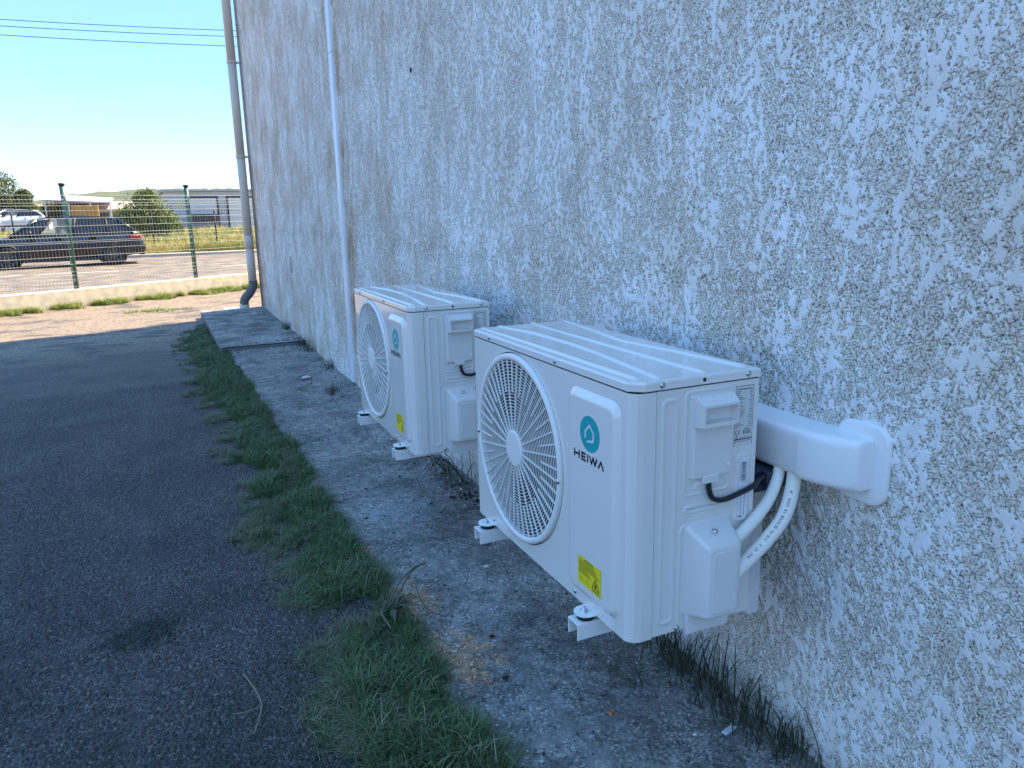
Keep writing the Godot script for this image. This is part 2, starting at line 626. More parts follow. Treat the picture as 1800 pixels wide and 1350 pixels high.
func make_ground_maps() -> void:
	# asphalt: rounded chippings in dark binder
	var nc := noise(21, 0.135, FastNoiseLite.TYPE_CELLULAR, 1)
	nc.cellular_return_type = FastNoiseLite.RETURN_DISTANCE
	var D := grey(nc, AN, AN)
	var nv := noise(21, 0.135, FastNoiseLite.TYPE_CELLULAR, 1)
	nv.cellular_return_type = FastNoiseLite.RETURN_CELL_VALUE
	var V := grey(nv, AN, AN)
	var L := grey(noise(22, 0.02, FastNoiseLite.TYPE_SIMPLEX, 3), AN, AN)
	var F := grey(noise(23, 0.3, FastNoiseLite.TYPE_SIMPLEX, 2), AN, AN)
	asph_h.resize(AN * AN)
	var col := PackedByteArray(); col.resize(AN * AN * 3)
	var k := 0
	for i in AN * AN:
		var d := D[i]
		var v := V[i]
		var f := F[i]
		var h: int = 225 - d + (v >> 3) + ((f - 128) >> 3) + ((L[i] - 128) >> 2)
		asph_h[i] = clampi(h, 0, 255)
		var t: int = 46 + (v >> 2) + ((f - 128) >> 2)
		if v > 240: t += 90 + (f >> 2)       # bare pale chippings
		elif v > 205: t += 36
		if d > 130: t -= 26
		col[k] = to_s[clampi(t, 8, 255)]; col[k + 1] = to_s[clampi(t, 8, 255)]; col[k + 2] = to_s[clampi(t + 3, 8, 255)]
		k += 3
	var m := StandardMaterial3D.new()
	m.albedo_texture = tex_of(col, AN, AN, Image.FORMAT_RGB8)
	m.roughness = 0.68
	m.vertex_color_use_as_albedo = true
	m.heightmap_enabled = true
	m.heightmap_texture = tex_of(asph_h, AN, AN, Image.FORMAT_L8)
	m.heightmap_scale = 0.6
	M.asphalt = m
	# old concrete: fine aggregate, pale grains, dark pits
	var nk := noise(31, 0.16, FastNoiseLite.TYPE_CELLULAR, 1)
	nk.cellular_return_type = FastNoiseLite.RETURN_CELL_VALUE
	var K := grey(nk, AN, AN)
	var nd := noise(31, 0.16, FastNoiseLite.TYPE_CELLULAR, 1)
	nd.cellular_return_type = FastNoiseLite.RETURN_DISTANCE
	var KD := grey(nd, AN, AN)
	var G := grey(noise(32, 0.25, FastNoiseLite.TYPE_SIMPLEX, 3), AN, AN)
	var B := grey(noise(33, 0.013, FastNoiseLite.TYPE_SIMPLEX, 4), AN, AN)
	conc_h.resize(AN * AN)
	var cc := PackedByteArray(); cc.resize(AN * AN * 3)
	k = 0
	for i in AN * AN:
		var v := K[i]
		var g := G[i]
		var t: int = 92 + (g - 128) / 2 + ((B[i] - 128) >> 2)
		if v > 232 and KD[i] < 120: t += 110
		elif v > 190: t += 36
		elif v < 48: t -= 36
		conc_h[i] = clampi(150 - (KD[i] >> 2) + ((g - 128) >> 1) + (30 if v > 200 else 0) - (50 if v < 30 else 0), 0, 255)
		cc[k] = to_s[clampi(t, 8, 255)]; cc[k + 1] = to_s[clampi(t, 8, 255)]; cc[k + 2] = to_s[clampi(t - 1, 8, 255)]
		k += 3
	var c := StandardMaterial3D.new()
	c.albedo_texture = tex_of(cc, AN, AN, Image.FORMAT_RGB8)
	c.roughness = 0.85
	c.vertex_color_use_as_albedo = true
	c.heightmap_enabled = true
	c.heightmap_texture = tex_of(conc_h, AN, AN, Image.FORMAT_L8)
	c.heightmap_scale = 0.32
	M.concrete = c

func tap(a: PackedByteArray, x: float, z: float) -> float:
	var i := int(fposmod(x / AT, 1.0) * AN) % AN
	var j := int(fposmod(z / AT, 1.0) * AN) % AN
	return a[j * AN + i] / 255.0

func blot(x: float, z: float, cx: float, cz: float, rx: float, rz: float, n: FastNoiseLite) -> float:
	var d := Vector2((x - cx) / rx, (z - cz) / rz).length() + n.get_noise_2d(x, z) * 0.55
	return clampf((1.0 - d) * 2.6, 0.0, 1.0)

func build_ground() -> void:
	make_ground_maps()
	var nm := noise(41, 1.6, FastNoiseLite.TYPE_SIMPLEX, 4)
	var nf := noise(42, 14.0, FastNoiseLite.TYPE_SIMPLEX, 3)
	var ns := noise(43, 1.0, FastNoiseLite.TYPE_SIMPLEX, 4)
	# yard asphalt
	var xs := steps(-0.62, -2.3, func(_p): return 0.0045)
	xs.reverse()
	var left := steps(-2.303, -14.0, func(p): return 0.004 + absf(p + 2.3) * 0.05)
	left.reverse()
	left.append_array(xs)
	left.append_array(steps(-0.6, 16.0, func(p): return 0.03 + absf(p + 0.6) * 0.2))
	var zs := steps(2.5, -1.1, func(_p): return 0.15)
	zs.append_array(steps(-1.105, -17.2, func(p): return 0.0028 * absf(p) if p > -7.0 else 0.005 * absf(p)))
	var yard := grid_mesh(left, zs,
		func(x, z):
			var h := yard_y(z) + ns.get_noise_2d(x * 0.5, z * 0.5) * 0.012
			if x > -2.6 and x < -0.6 and z > -6.5:
				h += (tap(asph_h, x, z) - 0.75) * 0.008
			if z > CORNER: h -= 0.06 * smoothstep(-0.70, -0.64, x)
			return h,
		func(x, z):
			var stain := clampf((1.0 - Vector2((x + 1.44) / 0.12, (z + 2.455) / 0.095).length() - nf.get_noise_2d(x, z) * 0.4 - nf.get_noise_2d(x * 5.0, z * 5.0) * 0.45) * 3.5, 0.0, 1.0)
			var worn := 1.0 + nm.get_noise_2d(x, z) * 0.35
			# far yard: tan dust streaks, with sunlight painted into the tint
			var dust_and_sunlight := clampf((nm.get_noise_2d(x * 0.5, z * 0.8) + nf.get_noise_2d(x * 0.12, z * 0.5) * 0.6 + 0.42 + 0.35 * smoothstep(-8.0, -10.5, z)) * 1.7, 0.0, 1.0) * smoothstep(-7.0, -10.0, z)
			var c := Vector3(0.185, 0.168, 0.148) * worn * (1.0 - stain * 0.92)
			c = c.lerp(Vector3(0.66, 0.52, 0.37) * (1.0 + nf.get_noise_2d(x, z) * 0.3), dust_and_sunlight)
			return Color(c.x, c.y, c.z), AT)
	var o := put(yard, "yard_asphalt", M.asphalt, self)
	o.set_meta("kind", "structure")
	print("yard verts ", left.size() * zs.size())
	# near slab of concrete along the wall
	var sx := steps(0.02, -0.74, func(_p): return 0.005)
	var sz := steps(1.0, -1.0, func(_p): return 0.12)
	sz.append_array(steps(-1.005, -7.70, func(p): return 0.003 * absf(p)))
	var slab := grid_mesh(sx, sz,
		func(x, z):
			var e := maxf(0.0, -0.70 - x + nm.get_noise_2d(0.0, z * 2.0) * 0.02) * 0.9
			return (tap(conc_h, x, z) - 0.6) * 0.003 + ns.get_noise_2d(x, z) * 0.008 - e - 0.003,
		func(x, z):
			var w := 1.0 + nm.get_noise_2d(x * 1.5, z * 1.5) * 0.5 + nf.get_noise_2d(x, z) * 0.22
			w = clampf(w, 0.35, 1.7)
			var c := Vector3(w, w * 0.955, w * 0.88) * 0.53
			var white := blot(x, z, -0.44, -3.08, 0.22, 0.20, nf)
			c = c.lerp(Vector3(0.88, 0.88, 0.87), white * 0.75)
			var sand := maxf(blot(x, z, -0.60, -1.88, 0.125, 0.17, nf), maxf(blot(x, z, -0.625, -2.24, 0.09, 0.16, nf), blot(x, z, -0.665, -2.70, 0.045, 0.08, nf)))
			c = c.lerp(Vector3(1.0, 0.60, 0.35), sand * 0.9)
			# lime scurf near the wall foot
			var lime := clampf((nf.get_noise_2d(x * 0.6 + 9.0, z * 0.3) + nm.get_noise_2d(x + 3.0, z)) * 1.3 - 0.25, 0.0, 1.0)
			c = c.lerp(Vector3(0.72, 0.72, 0.70), lime * 0.6)
			return Color(c.x, c.y, c.z), AT)
	o = put(slab, "concrete_slab", M.concrete, self)
	o.set_meta("kind", "structure")
	# far slab, one step higher
	var fx := steps(0.02, -0.80, func(_p): return 0.02)
	var fz := steps(-7.70, CORNER - 0.12, func(_p): return 0.035)
	var top := grid_mesh(fx, fz,
		func(x, z):
			return 0.030 + ns.get_noise_2d(x, z) * 0.006,
		func(x, z):
			var w := clampf(1.0 + nm.get_noise_2d(x * 1.5, z * 1.5 + 4.0) * 0.8 + nf.get_noise_2d(x, z) * 0.3, 0.4, 1.8)
			var c := Vector3(w, w * 0.955, w * 0.88) * 0.50
			c = c.lerp(Vector3(0.9, 0.87, 0.82), blot(x, z, -0.33, -8.0, 0.26, 0.35, nf) * 0.8)
			return Color(c.x, c.y, c.z), AT)
	var far_slab := put(top, "far_concrete_slab", M.concrete, self)
	far_slab.set_meta("kind", "structure")
	var edge := mat(lin(0.16, 0.16, 0.155), 0.9)
	box_part(Vector3(-0.80, -0.2, CORNER - 0.12), Vector3(0.0, 0.021, -7.702), "slab_edge", edge, far_slab, 0.01)
	# ground beyond the fence: one sheet to the horizon
	var g := new_st()
	quad(g, Vector3(-900, -0.34, 60), Vector3(-900, -0.34, -1500), Vector3(900, -0.34, -1500), Vector3(900, -0.34, 60))
	var land := part(g, "ground", mat(lin(0.17, 0.15, 0.09), 0.95), self)
	land.set_meta("kind", "structure")
	# road
	var r := new_st()
	quad(r, Vector3(-90, -0.13, -17.0), Vector3(-90, -0.13, -30.2), Vector3(60, -0.13, -30.2), Vector3(60, -0.13, -17.0))
	var rm := mat(lin(0.24, 0.20, 0.165), 0.85)
	var rt := grey(noise(51, 0.02, FastNoiseLite.TYPE_SIMPLEX, 5), 512, 512)
	var grd := PackedByteArray(); grd.resize(512 * 512)
	for i in 512 * 512: grd[i] = 150 + (rt[i] * 2) / 5
	rm.albedo_texture = tex_of(grd, 512, 512, Image.FORMAT_L8)
	rm.uv1_triplanar = true
	rm.uv1_world_triplanar = true
	rm.uv1_scale = Vector3.ONE * 0.12
	var road := part(r, "road", rm, self)
	road.set_meta("kind", "structure")
	for s in 5:
		var ln := new_st()
		var x0 := -22.0 + s * 5.6
		quad(ln, Vector3(x0, -0.126, -22.95), Vector3(x0, -0.126, -23.07), Vector3(x0 + 3.0, -0.126, -23.07), Vector3(x0 + 3.0, -0.126, -22.95))
		part(ln, "lane_dash", mat(lin(0.6, 0.58, 0.53), 0.8), road)
	var kb := new_st()
	cbox(kb, Vector3(-90, -0.34, -30.5), Vector3(60, -0.02, -30.2), 0.02)
	var kerb := part(kb, "kerb", mat(lin(0.42, 0.38, 0.32), 0.9), self)
	kerb.set_meta("kind", "structure")
	# verge beyond the road, rising a little
	var vx := steps(-70.0, 50.0, func(_p): return 1.2)
	var vz := steps(-30.5, -58.0, func(_p): return 1.0)
	var vm := mat(Color.WHITE, 0.95)
	vm.vertex_color_use_as_albedo = true
	var verge := grid_mesh(vx, vz,
		func(x, z): return verge_y(z) + ns.get_noise_2d(x * 0.3, z * 0.3) * 0.08,
		func(x, z):
			var t := clampf(0.5 + ns.get_noise_2d(x * 0.4, z * 0.4), 0.0, 1.0)
			return Color(0.30, 0.23, 0.11).lerp(Color(0.16, 0.17, 0.06), t), 1.0)
	o = put(verge, "verge", vm, self)
	o.set_meta("kind", "structure")

func verge_y(z: float) -> float:
	return -0.03 + 0.35 * smoothstep(-30.5, -40.0, z)

# ---------------------------------------------------------------- outdoor units
func screw(at: Vector3, n: Vector3, parent: Node, r := 0.0048) -> void:
	var b := Basis.looking_at(-n, Vector3.UP if absf(n.y) < 0.9 else Vector3.RIGHT)
	var f := Transform3D(b, at)
	var st := new_st(true)
	lathe(st, f, [[r * 1.35, 0.0], [r * 1.3, 0.0012], [r, 0.0014], [r * 0.95, 0.0025], [r * 0.6, 0.0038], [r * 0.3, 0.0036], [0.0002, 0.0026]], 12)
	part(st, "screw", M.screw, parent)

func label_rating() -> ImageTexture:
	var im := Image.create(256, 640, false, Image.FORMAT_RGB8)
	var bg := lin(0.64, 0.64, 0.62)
	var ink := lin(0.02, 0.02, 0.025)
	im.fill(ink)
	im.fill_rect(Rect2i(5, 5, 246, 560), bg)
	var r2 := RandomNumberGenerator.new()
	r2.seed = 5
	im.fill_rect(Rect2i(20, 30, 212, 13), ink)
	for k in 14: im.fill_rect(Rect2i(22 + k * 15, 29, 4, 15), bg)
	var y := 56
	while y < 450:
		var w := r2.randi_range(40, 130)
		im.fill_rect(Rect2i(14, y, w, 7), ink)
		for k in int(w / 9.0): im.fill_rect(Rect2i(14 + k * 9 + r2.randi_range(4, 7), y, 2, 9), bg)
		var w2 := r2.randi_range(22, 52)
		im.fill_rect(Rect2i(240 - w2, y, w2, 7), ink)
		for k in int(w2 / 9.0): im.fill_rect(Rect2i(240 - w2 + k * 9 + r2.randi_range(4, 7), y, 2, 9), bg)
		y += 20
	# barcode
	var x := 120
	while x < 232:
		var w3 := r2.randi_range(2, 6)
		im.fill_rect(Rect2i(x, 476, w3, 46), ink)
		x += w3 + r2.randi_range(2, 5)
	im.fill_rect(Rect2i(140, 458, 70, 9), ink)
	# CE mark
	for a in 40:
		var t := PI * 0.5 + PI * a / 39.0
		im.fill_rect(Rect2i(int(34 + cos(t) * 20), int(492 - sin(t) * 22), 6, 6), ink)
		im.fill_rect(Rect2i(int(76 + cos(t) * 20), int(492 - sin(t) * 22), 6, 6), ink)
	im.fill_rect(Rect2i(58, 490, 18, 6), ink)
	# warning triangle
	for j in 40:
		var hw := j * 0.55
		im.fill_rect(Rect2i(int(38 - hw), 522 + j, int(hw * 2) + 2, 1), ink)
		if j > 10 and j < 35: im.fill_rect(Rect2i(int(38 - (hw - 5)), 522 + j, int((hw - 5) * 2) + 2, 1), bg)
	im.fill_rect(Rect2i(36, 536, 5, 14), ink)
	for k in 12: im.fill_rect(Rect2i(80 + k * 13, 548, r2.randi_range(6, 11), 8), ink)
	im.fill_rect(Rect2i(5, 578, 246, 62), bg)
	for k in 18: im.fill_rect(Rect2i(8 + k * 13, 588, r2.randi_range(6, 11), 9), ink)
	im.generate_mipmaps()
	return ImageTexture.create_from_image(im)

func label_barcode() -> ImageTexture:
	var im := Image.create(128, 640, false, Image.FORMAT_RGB8)
	var ink := lin(0.03, 0.03, 0.05)
	im.fill(lin(0.74, 0.76, 0.80))
	var r2 := RandomNumberGenerator.new()
	r2.seed = 9
	var y := 40
	while y < 240:
		var w := r2.randi_range(3, 9)
		im.fill_rect(Rect2i(36, y, 58, w), ink)
		y += w + r2.randi_range(3, 7)
	for k in 24:
		im.fill_rect(Rect2i(102, 40 + k * 9, 8, r2.randi_range(4, 7)), ink)
		im.fill_rect(Rect2i(18, 60 + k * 7, 7, r2.randi_range(3, 5)), ink)
	im.fill_rect(Rect2i(0, 318, 128, 4), lin(0.3, 0.32, 0.36))
	im.fill_rect(Rect2i(20, 340, 60, 40), ink)
	for k in 20:
		im.fill_rect(Rect2i(88, 360 + k * 12, 10, r2.randi_range(4, 9)), ink)
		im.fill_rect(Rect2i(40, 400 + k * 10, 9, r2.randi_range(4, 8)), ink)
	im.fill_rect(Rect2i(14, 600, 50, 12), ink)
	im.generate_mipmaps()
	return ImageTexture.create_from_image(im)

func label_warning() -> ImageTexture:
	var im := Image.create(512, 360, false, Image.FORMAT_RGB8)
	var yel := lin(0.80, 0.66, 0.015)
	var ink := lin(0.02, 0.02, 0.015)
	im.fill(yel)
	var r2 := RandomNumberGenerator.new()
	r2.seed = 3
	im.fill_rect(Rect2i(150, 12, 200, 22), ink)
	for k in 12: im.fill_rect(Rect2i(164 + k * 16, 12, 5, 22), yel)
	for j in 10:
		var w := r2.randi_range(330, 470) if j < 6 else r2.randi_range(190, 270)
		im.fill_rect(Rect2i(20, 46 + j * 18, w, 9), ink)
		for k in int(w / 14.0): im.fill_rect(Rect2i(20 + k * 14 + r2.randi_range(6, 11), 46 + j * 18, 3, 9), yel)
	# triangle with a flame
	for j in 150:
		var hw := j * 0.60
		im.fill_rect(Rect2i(int(400 - hw), 150 + j, int(hw * 2) + 2, 1), ink)
		if j > 26 and j < 138:
			var h2 := (j - 24) * 0.60 - 2.0
			if h2 > 0: im.fill_rect(Rect2i(int(400 - h2), 150 + j, int(h2 * 2) + 1, 1), yel)
	for j in 56:
		var t := j / 56.0
		var w := 5.0 + 17.0 * sin(t * PI * 0.85) + sin(t * 17.0) * 3.0
		im.fill_rect(Rect2i(int(400 - w + (1.0 - t) * 5.0), 216 + j, int(w * 2), 1), ink)
	im.fill_rect(Rect2i(376, 276, 48, 7), ink)
	# two small book signs
	for q in 2:
		var bx := 60 + q * 120
		for t in 4:
			im.fill_rect(Rect2i(bx, 262 + t, 54, 1), ink); im.fill_rect(Rect2i(bx, 306 + t, 54, 1), ink)
			im.fill_rect(Rect2i(bx + t, 262, 1, 48), ink); im.fill_rect(Rect2i(bx + 50 + t, 262, 1, 48), ink)
		im.fill_rect(Rect2i(bx + 26, 268, 3, 36), ink)
	for j in 2: im.fill_rect(Rect2i(320, 318 + j * 18, 160, 8), ink)
	im.generate_mipmaps()
	return ImageTexture.create_from_image(im)

func print_mat(t: Texture2D, rough := 0.45) -> StandardMaterial3D:
	var m := mat(Color.WHITE, rough)
	m.albedo_texture = t
	return m

func make_unit() -> Node3D:
	var u := thing("outdoor_unit", "", "outdoor unit", Vector3.ZERO, "outdoor units on the wall brackets")
	# frames: front (u = along the wall from the near end, v = up, out = -x) and side (u = from the front to the wall, out = +z)
	var FR := Transform3D(Basis(Vector3(0, 0, -1), Vector3(0, 1, 0), Vector3(-1, 0, 0)), Vector3.ZERO)
	var SD := Transform3D(Basis(Vector3(1, 0, 0), Vector3(0, 1, 0), Vector3(0, 0, 1)), Vector3.ZERO)
	var fc := Vector2(0.532, 0.278)
	var R := 0.2490
	# --- front panel with the round opening, wrapped round both corners
	var st := new_st()
	var n := 96
	var rin := PackedVector3Array()
	var rout := PackedVector3Array()
	var lo := Vector2(0.022, 0.0)
	var hi := Vector2(UW - 0.012, UH)
	for i in n:
		var a := TAU * i / n
		var d := Vector2(cos(a), sin(a))
		rin.append(FR * Vector3(fc.x + d.x * (R + 0.0030), fc.y + d.y * (R + 0.0030), 0))
		var t := 1e9
		if absf(d.x) > 1e-5: t = minf(t, ((hi.x if d.x > 0 else lo.x) - fc.x) / d.x)
		if absf(d.y) > 1e-5: t = minf(t, ((hi.y if d.y > 0 else lo.y) - fc.y) / d.y)
		rout.append(FR * Vector3(fc.x + d.x * t, fc.y + d.y * t, 0))
	for i in n:
		var j := (i + 1) % n
		quad(st, rin[i], rout[i], rout[j], rin[j])
		quad(st, rin[i], rin[j], rin[j] + Vector3(0.012, 0, 0), rin[i] + Vector3(0.012, 0, 0))
	for c in [[lo.x, lo.y], [hi.x, lo.y], [hi.x, hi.y], [lo.x, hi.y]]:
		# fill the corner triangles that the rays cut off
		var p := FR * Vector3(c[0], c[1], 0)
		var best := -1
		var ang := (Vector2(c[0], c[1]) - fc).angle()
		best = int(floor(fposmod(ang, TAU) / TAU * n)) % n
		tri(st, p, rout[best], rout[(best + 1) % n])
	var wrap := [Vector2(0.0, -0.022), Vector2(0.004, -0.0125), Vector2(0.0125, -0.004), Vector2(0.026, 0.0), Vector2(0.0535, 0.0)]
	for i in 4:
		var a: Vector2 = wrap[i]
		var b: Vector2 = wrap[i + 1]
		quad(st, Vector3(a.x, 0, a.y), Vector3(a.x, UH, a.y), Vector3(b.x, UH, b.y), Vector3(b.x, 0, b.y))
	var z1 := -UW
	quad(st, Vector3(0, 0, z1 + 0.012), Vector3(0, UH, z1 + 0.012), Vector3(0.012, UH, z1), Vector3(0.012, 0, z1))
	quad(st, Vector3(0.012, 0, z1), Vector3(0.012, UH, z1), Vector3(UD, UH, z1), Vector3(UD, 0, z1))
	part(st, "front_panel", M.paint, u)
	# raised logo field, lower flange
	st = new_st(true)
	emboss(st, FR, 0.040, 0.028, 0.252, 0.507, 0.034, 0.016, 0.0105)
	part(st, "logo_field", M.paint, u)
	# --- side panel with its pressings
	st = new_st()
	quad(st, Vector3(0.055, 0.002, -0.0015), Vector3(0.055, UH, -0.0015), Vector3(UD, UH, -0.0015), Vector3(UD, 0.002, -0.0015))
	quad(st, Vector3(UD, 0.0, -0.0015), Vector3(UD, UH, -0.0015), Vector3(UD, UH, -0.05), Vector3(UD, 0.0, -0.05))
	var side := part(st, "side_panel", M.paint_side, u)
	var SP := Transform3D(SD.basis, Vector3(0, 0, -0.0015))
	var press := [
		[0.066, 0.022, 0.110, 0.517, 0.016, 0.007, -0.0035],
		[0.122, 0.300, 0.246, 0.527, 0.014, 0.005, -0.0030],
		[0.126, 0.262, 0.250, 0.283, 0.010, 0.005, -0.0030],
		[0.116, -0.004, 0.262, 0.243, 0.020, 0.005, -0.0030],
		[0.259, 0.218, 0.299, 0.377, 0.014, 0.005, 0.0030],
		[0.150, 0.310, 0.232, 0.330, 0.010, 0.004, 0.0030],
	]
	for q in press:
		st = new_st(true)
		# sunk pressings are drawn as a raised rim round a field a little lower
		if q[6] < 0.0:
			var w: float = q[5]
			var loops := []
			for s in [[0.0, 0.0], [0.3, 0.0012], [0.6, 0.0022], [1.0, 0.0022], [1.4, 0.0012], [1.8, 0.0003], [2.3, 0.0002]]:
				var k: float = w * s[0]
				loops.append(in_frame(rr(q[0] + k, maxf(q[1] + k, 0.003), q[2] - k, q[3] - k, maxf(q[4] - k, 0.002)), SP, s[1]))
			skin(st, loops)
		else:
			emboss(st, SP, q[0], q[1], q[2], q[3], q[4], q[5], q[6])
		part(st, "pressing", M.paint_side, side)
	# back and bottom
	box_part(Vector3(0.006, 0.0015, z1 + 0.004), Vector3(UD - 0.004, 0.012, -0.006), "base_pan", M.paint, u, 0.002)
	box_part(Vector3(UD - 0.014, 0.014, z1 + 0.004), Vector3(UD - 0.004, UH - 0.004, -0.052), "rear_coil", M.coil, u, 0.002)
	# --- lid
	var plan := [Vector2(-0.0008, -0.0225), Vector2(0.0262, 0.0008), Vector2(UD + 0.001, 0.0008), Vector2(UD + 0.001, -UW - 0.0008), Vector2(0.0122, -UW - 0.0008), Vector2(-0.0008, -UW + 0.0118)]
	var at_level := func(k: float, y: float) -> PackedVector3Array:
		var l := PackedVector3Array()
		var cen := Vector2(UD * 0.5, -UW * 0.5)
		for q in plan:
			l.append(Vector3(q.x - signf(q.x - cen.x) * k, y, q.y - signf(q.y - cen.y) * k))
		return l
	st = new_st()
	skin(st, [at_level.call(0.004, UH + 0.0032), at_level.call(0.0, UH + 0.0032), at_level.call(0.0, UH + UL - 0.005), at_level.call(0.0015, UH + UL - 0.0016), at_level.call(0.005, UH + UL), at_level.call(0.012, UH + UL)])
	var lid := part(st, "lid", M.paint, u)
	st = new_st()
	skin(st, [at_level.call(0.0035, UH - 0.006), at_level.call(0.0035, UH + 0.0036)])
	part(st, "lid_gap", M.dark, lid)
	# ribs pressed up out of the lid: (distance from the front, distance from the near end)
	var ribs := [
		[[0.030, 0.80], [0.030, 0.46], [0.029, 0.176], [0.028, 0.035]],
		[[0.082, 0.805], [0.112, 0.64], [0.116, 0.44], [0.106, 0.29], [0.070, 0.022]],
		[[0.190, 0.805], [0.182, 0.40], [0.178, 0.022]],
		[[0.296, 0.80], [0.272, 0.62], [0.246, 0.41], [0.272, 0.23], [0.288, 0.028]],
	]
	for rb in ribs:
		st = new_st(true)
		var loops3 := []
		var m: int = rb.size()
		for i in m:
			var c := Vector2(rb[i][0], -rb[i][1])
			var l := PackedVector3Array()
			for s in [[-0.0105, -0.0002], [-0.0085, 0.0012], [-0.0055, 0.0042], [-0.003, 0.005], [0.003, 0.005], [0.0055, 0.0042], [0.0085, 0.0012], [0.0105, -0.0002]]:
				var lift: float = s[1]
				var zz := c.y
				l.append(Vector3(c.x + s[0], UH + UL + lift, zz))
			loops3.append(l)
		# sloping ends
		var e0 := PackedVector3Array()
		var e1 := PackedVector3Array()
		for v in loops3[0]: e0.append(Vector3(v.x, UH + UL - 0.0003, v.z - 0.012))
		for v in loops3[-1]: e1.append(Vector3(v.x, UH + UL - 0.0003, v.z + 0.012))
		loops3.push_front(e0)
		loops3.append(e1)
		for k in loops3.size() - 1:
			for i in 7:
				quad(st, loops3[k][i], loops3[k + 1][i], loops3[k + 1][i + 1], loops3[k][i + 1])
		part(st, "lid_rib", M.paint, lid)
	for q in [[Vector3(-0.0008, UH + 0.0125, -0.32), Vector3(-1, 0, 0)], [Vector3(-0.0008, UH + 0.0125, -0.70), Vector3(-1, 0, 0)], [Vector3(0.066, UH + 0.0125, 0.0008), Vector3(0, 0, 1)], [Vector3(0.280, UH + 0.0125, 0.0008), Vector3(0, 0, 1)]]:
		screw(q[0], q[1], lid)
	st = new_st(true)
	lathe(st, Transform3D(Basis.IDENTITY, Vector3(0.168, UH + 0.0125, 0.0010)), [[0.0045, 0.0], [0.004, 0.0006], [0.0002, 0.0004]], 12)
	part(st, "screw_hole", M.dark, lid)
	# --- fan, its shroud and the guard
	var AX := Transform3D(FR.basis, FR * Vector3(fc.x, fc.y, 0))
	st = new_st(true)
	lathe(st, AX, [[R + 0.0032, -0.0119], [R - 0.014, -0.014], [R - 0.02, -0.13]], 64)
	var shroud := part(st, "fan_shroud", M.shroud, u)
	st = new_st()
	var disc := PackedVector3Array()
	for i in 48: disc.append(AX * Vector3(cos(TAU * i / 48) * (R - 0.02), sin(TAU * i / 48) * (R - 0.02), -0.13))
	fan(st, disc, false)
	part(st, "coil_face", M.coil, shroud)
	var fanp := new_st(true)
	lathe(fanp, AX, [[0.062, -0.11], [0.062, -0.045], [0.056, -0.036], [0.001, -0.034]], 28)
	var fan_o := part(fanp, "fan_hub", M.fan, u)
	for b in 3:
		var bl := new_st(true)
		var rows := []
		for i in 9:
			var row := PackedVector3Array()
			var r := 0.055 + 0.165 * i / 8.0
			var sweep := 0.25 * pow(i / 8.0, 1.5)
			for j in 9:
				var t := j / 8.0 - 0.5
				var a := TAU * b / 3.0 + 0.4 + sweep + t * (1.25 - 0.15 * i / 8.0)
				row.append(AX * Vector3(cos(a) * r, sin(a) * r, -0.072 + t * 0.055))
			rows.append(row)
		for i in 8:
			for j in 8: quad(bl, rows[i][j], rows[i + 1][j], rows[i + 1][j + 1], rows[i][j + 1])
		part(bl, "blade", M.fan, fan_o)
	var guard := Node3D.new()
	guard.name = "fan_guard"
	u.add_child(guard)
	st = new_st(true)
	lathe(st, AX, [[R + 0.0002, -0.0100], [R, 0.0], [R - 0.0008, 0.0065], [R - 0.0035, 0.0092], [R - 0.008, 0.0100], [R - 0.0125, 0.0098], [R - 0.0160, 0.0082], [R - 0.0170, 0.0050], [R - 0.0172, -0.0060]], 96)
	part(st, "rim", M.guard, guard)
	var r0 := 0.046
	var r1 := R - 0.0165
	var dome := func(r: float) -> float: return 0.0045 + 0.003 * (1.0 - pow(r / r1, 2.0))
	for k in 22:
		var r := lerpf(r0 + 0.005, r1 - 0.005, k / 21.0)
		var h: float = dome.call(r)
		st = new_st(true)
		lathe(st, AX, [[r - 0.0010, h - 0.0012], [r - 0.0010, h], [r + 0.0010, h], [r + 0.0010, h - 0.0012]], 72)
		part(st, "ring", M.guard, guard)
	var spoke := func(a: float, ra: float, rb2: float) -> void:
		var s2 := new_st()
		var d := Vector2(cos(a), sin(a))
		var q := Vector2(-d.y, d.x)
		var w := 0.0019
		var prev := PackedVector3Array()
		for i in 5:
			var r := lerpf(ra, rb2, i / 4.0)
			var h: float = float(dome.call(r)) + 0.0026
			var l := PackedVector3Array()
			for e in [[-w, -0.0036], [-w * 0.8, 0.0], [w * 0.8, 0.0], [w, -0.0036]]:
				var pp: Vector2 = d * r + q * float(e[0])
				l.append(AX * Vector3(pp.x, pp.y, h + float(e[1])))
			if i > 0:
				for j in 3: quad(s2, prev[j], l[j], l[j + 1], prev[j + 1])
			elif ra > r0 + 0.01:
				quad(s2, l[0], l[1], l[2], l[3])
			prev = l
		part(s2, "spoke", M.guard, guard)
	for k in 24:
		spoke.call(TAU * (k + 0.3) / 24.0, r0 - 0.002, r1 + 0.002)
		spoke.call(TAU * (k + 0.8) / 24.0, r1 * 0.64, r1 + 0.002)
	st = new_st(true)
	lathe(st, AX, [[0.048, 0.001], [0.048, 0.0098], [0.0465, 0.0115], [0.043, 0.0120], [0.03, 0.0120], [0.0002, 0.0120]], 40)
	part(st, "hub_plate", M.guard, guard)
	screw(AX * Vector3(-(R - 0.009), -0.012, 0.0100), Vector3(-1, 0, 0), guard, 0.0052)
	screw(AX * Vector3(R - 0.009, -0.012, 0.0100), Vector3(-1, 0, 0), guard, 0.0052)
	screw(Vector3(-0.0002, 0.016, -0.228), Vector3(-1, 0, 0), u)
	screw(Vector3(-0.0002, 0.016, -0.70), Vector3(-1, 0, 0), u)
	screw(Vector3(0.118, 0.0095, 0.0), Vector3(0, 0, 1), u)
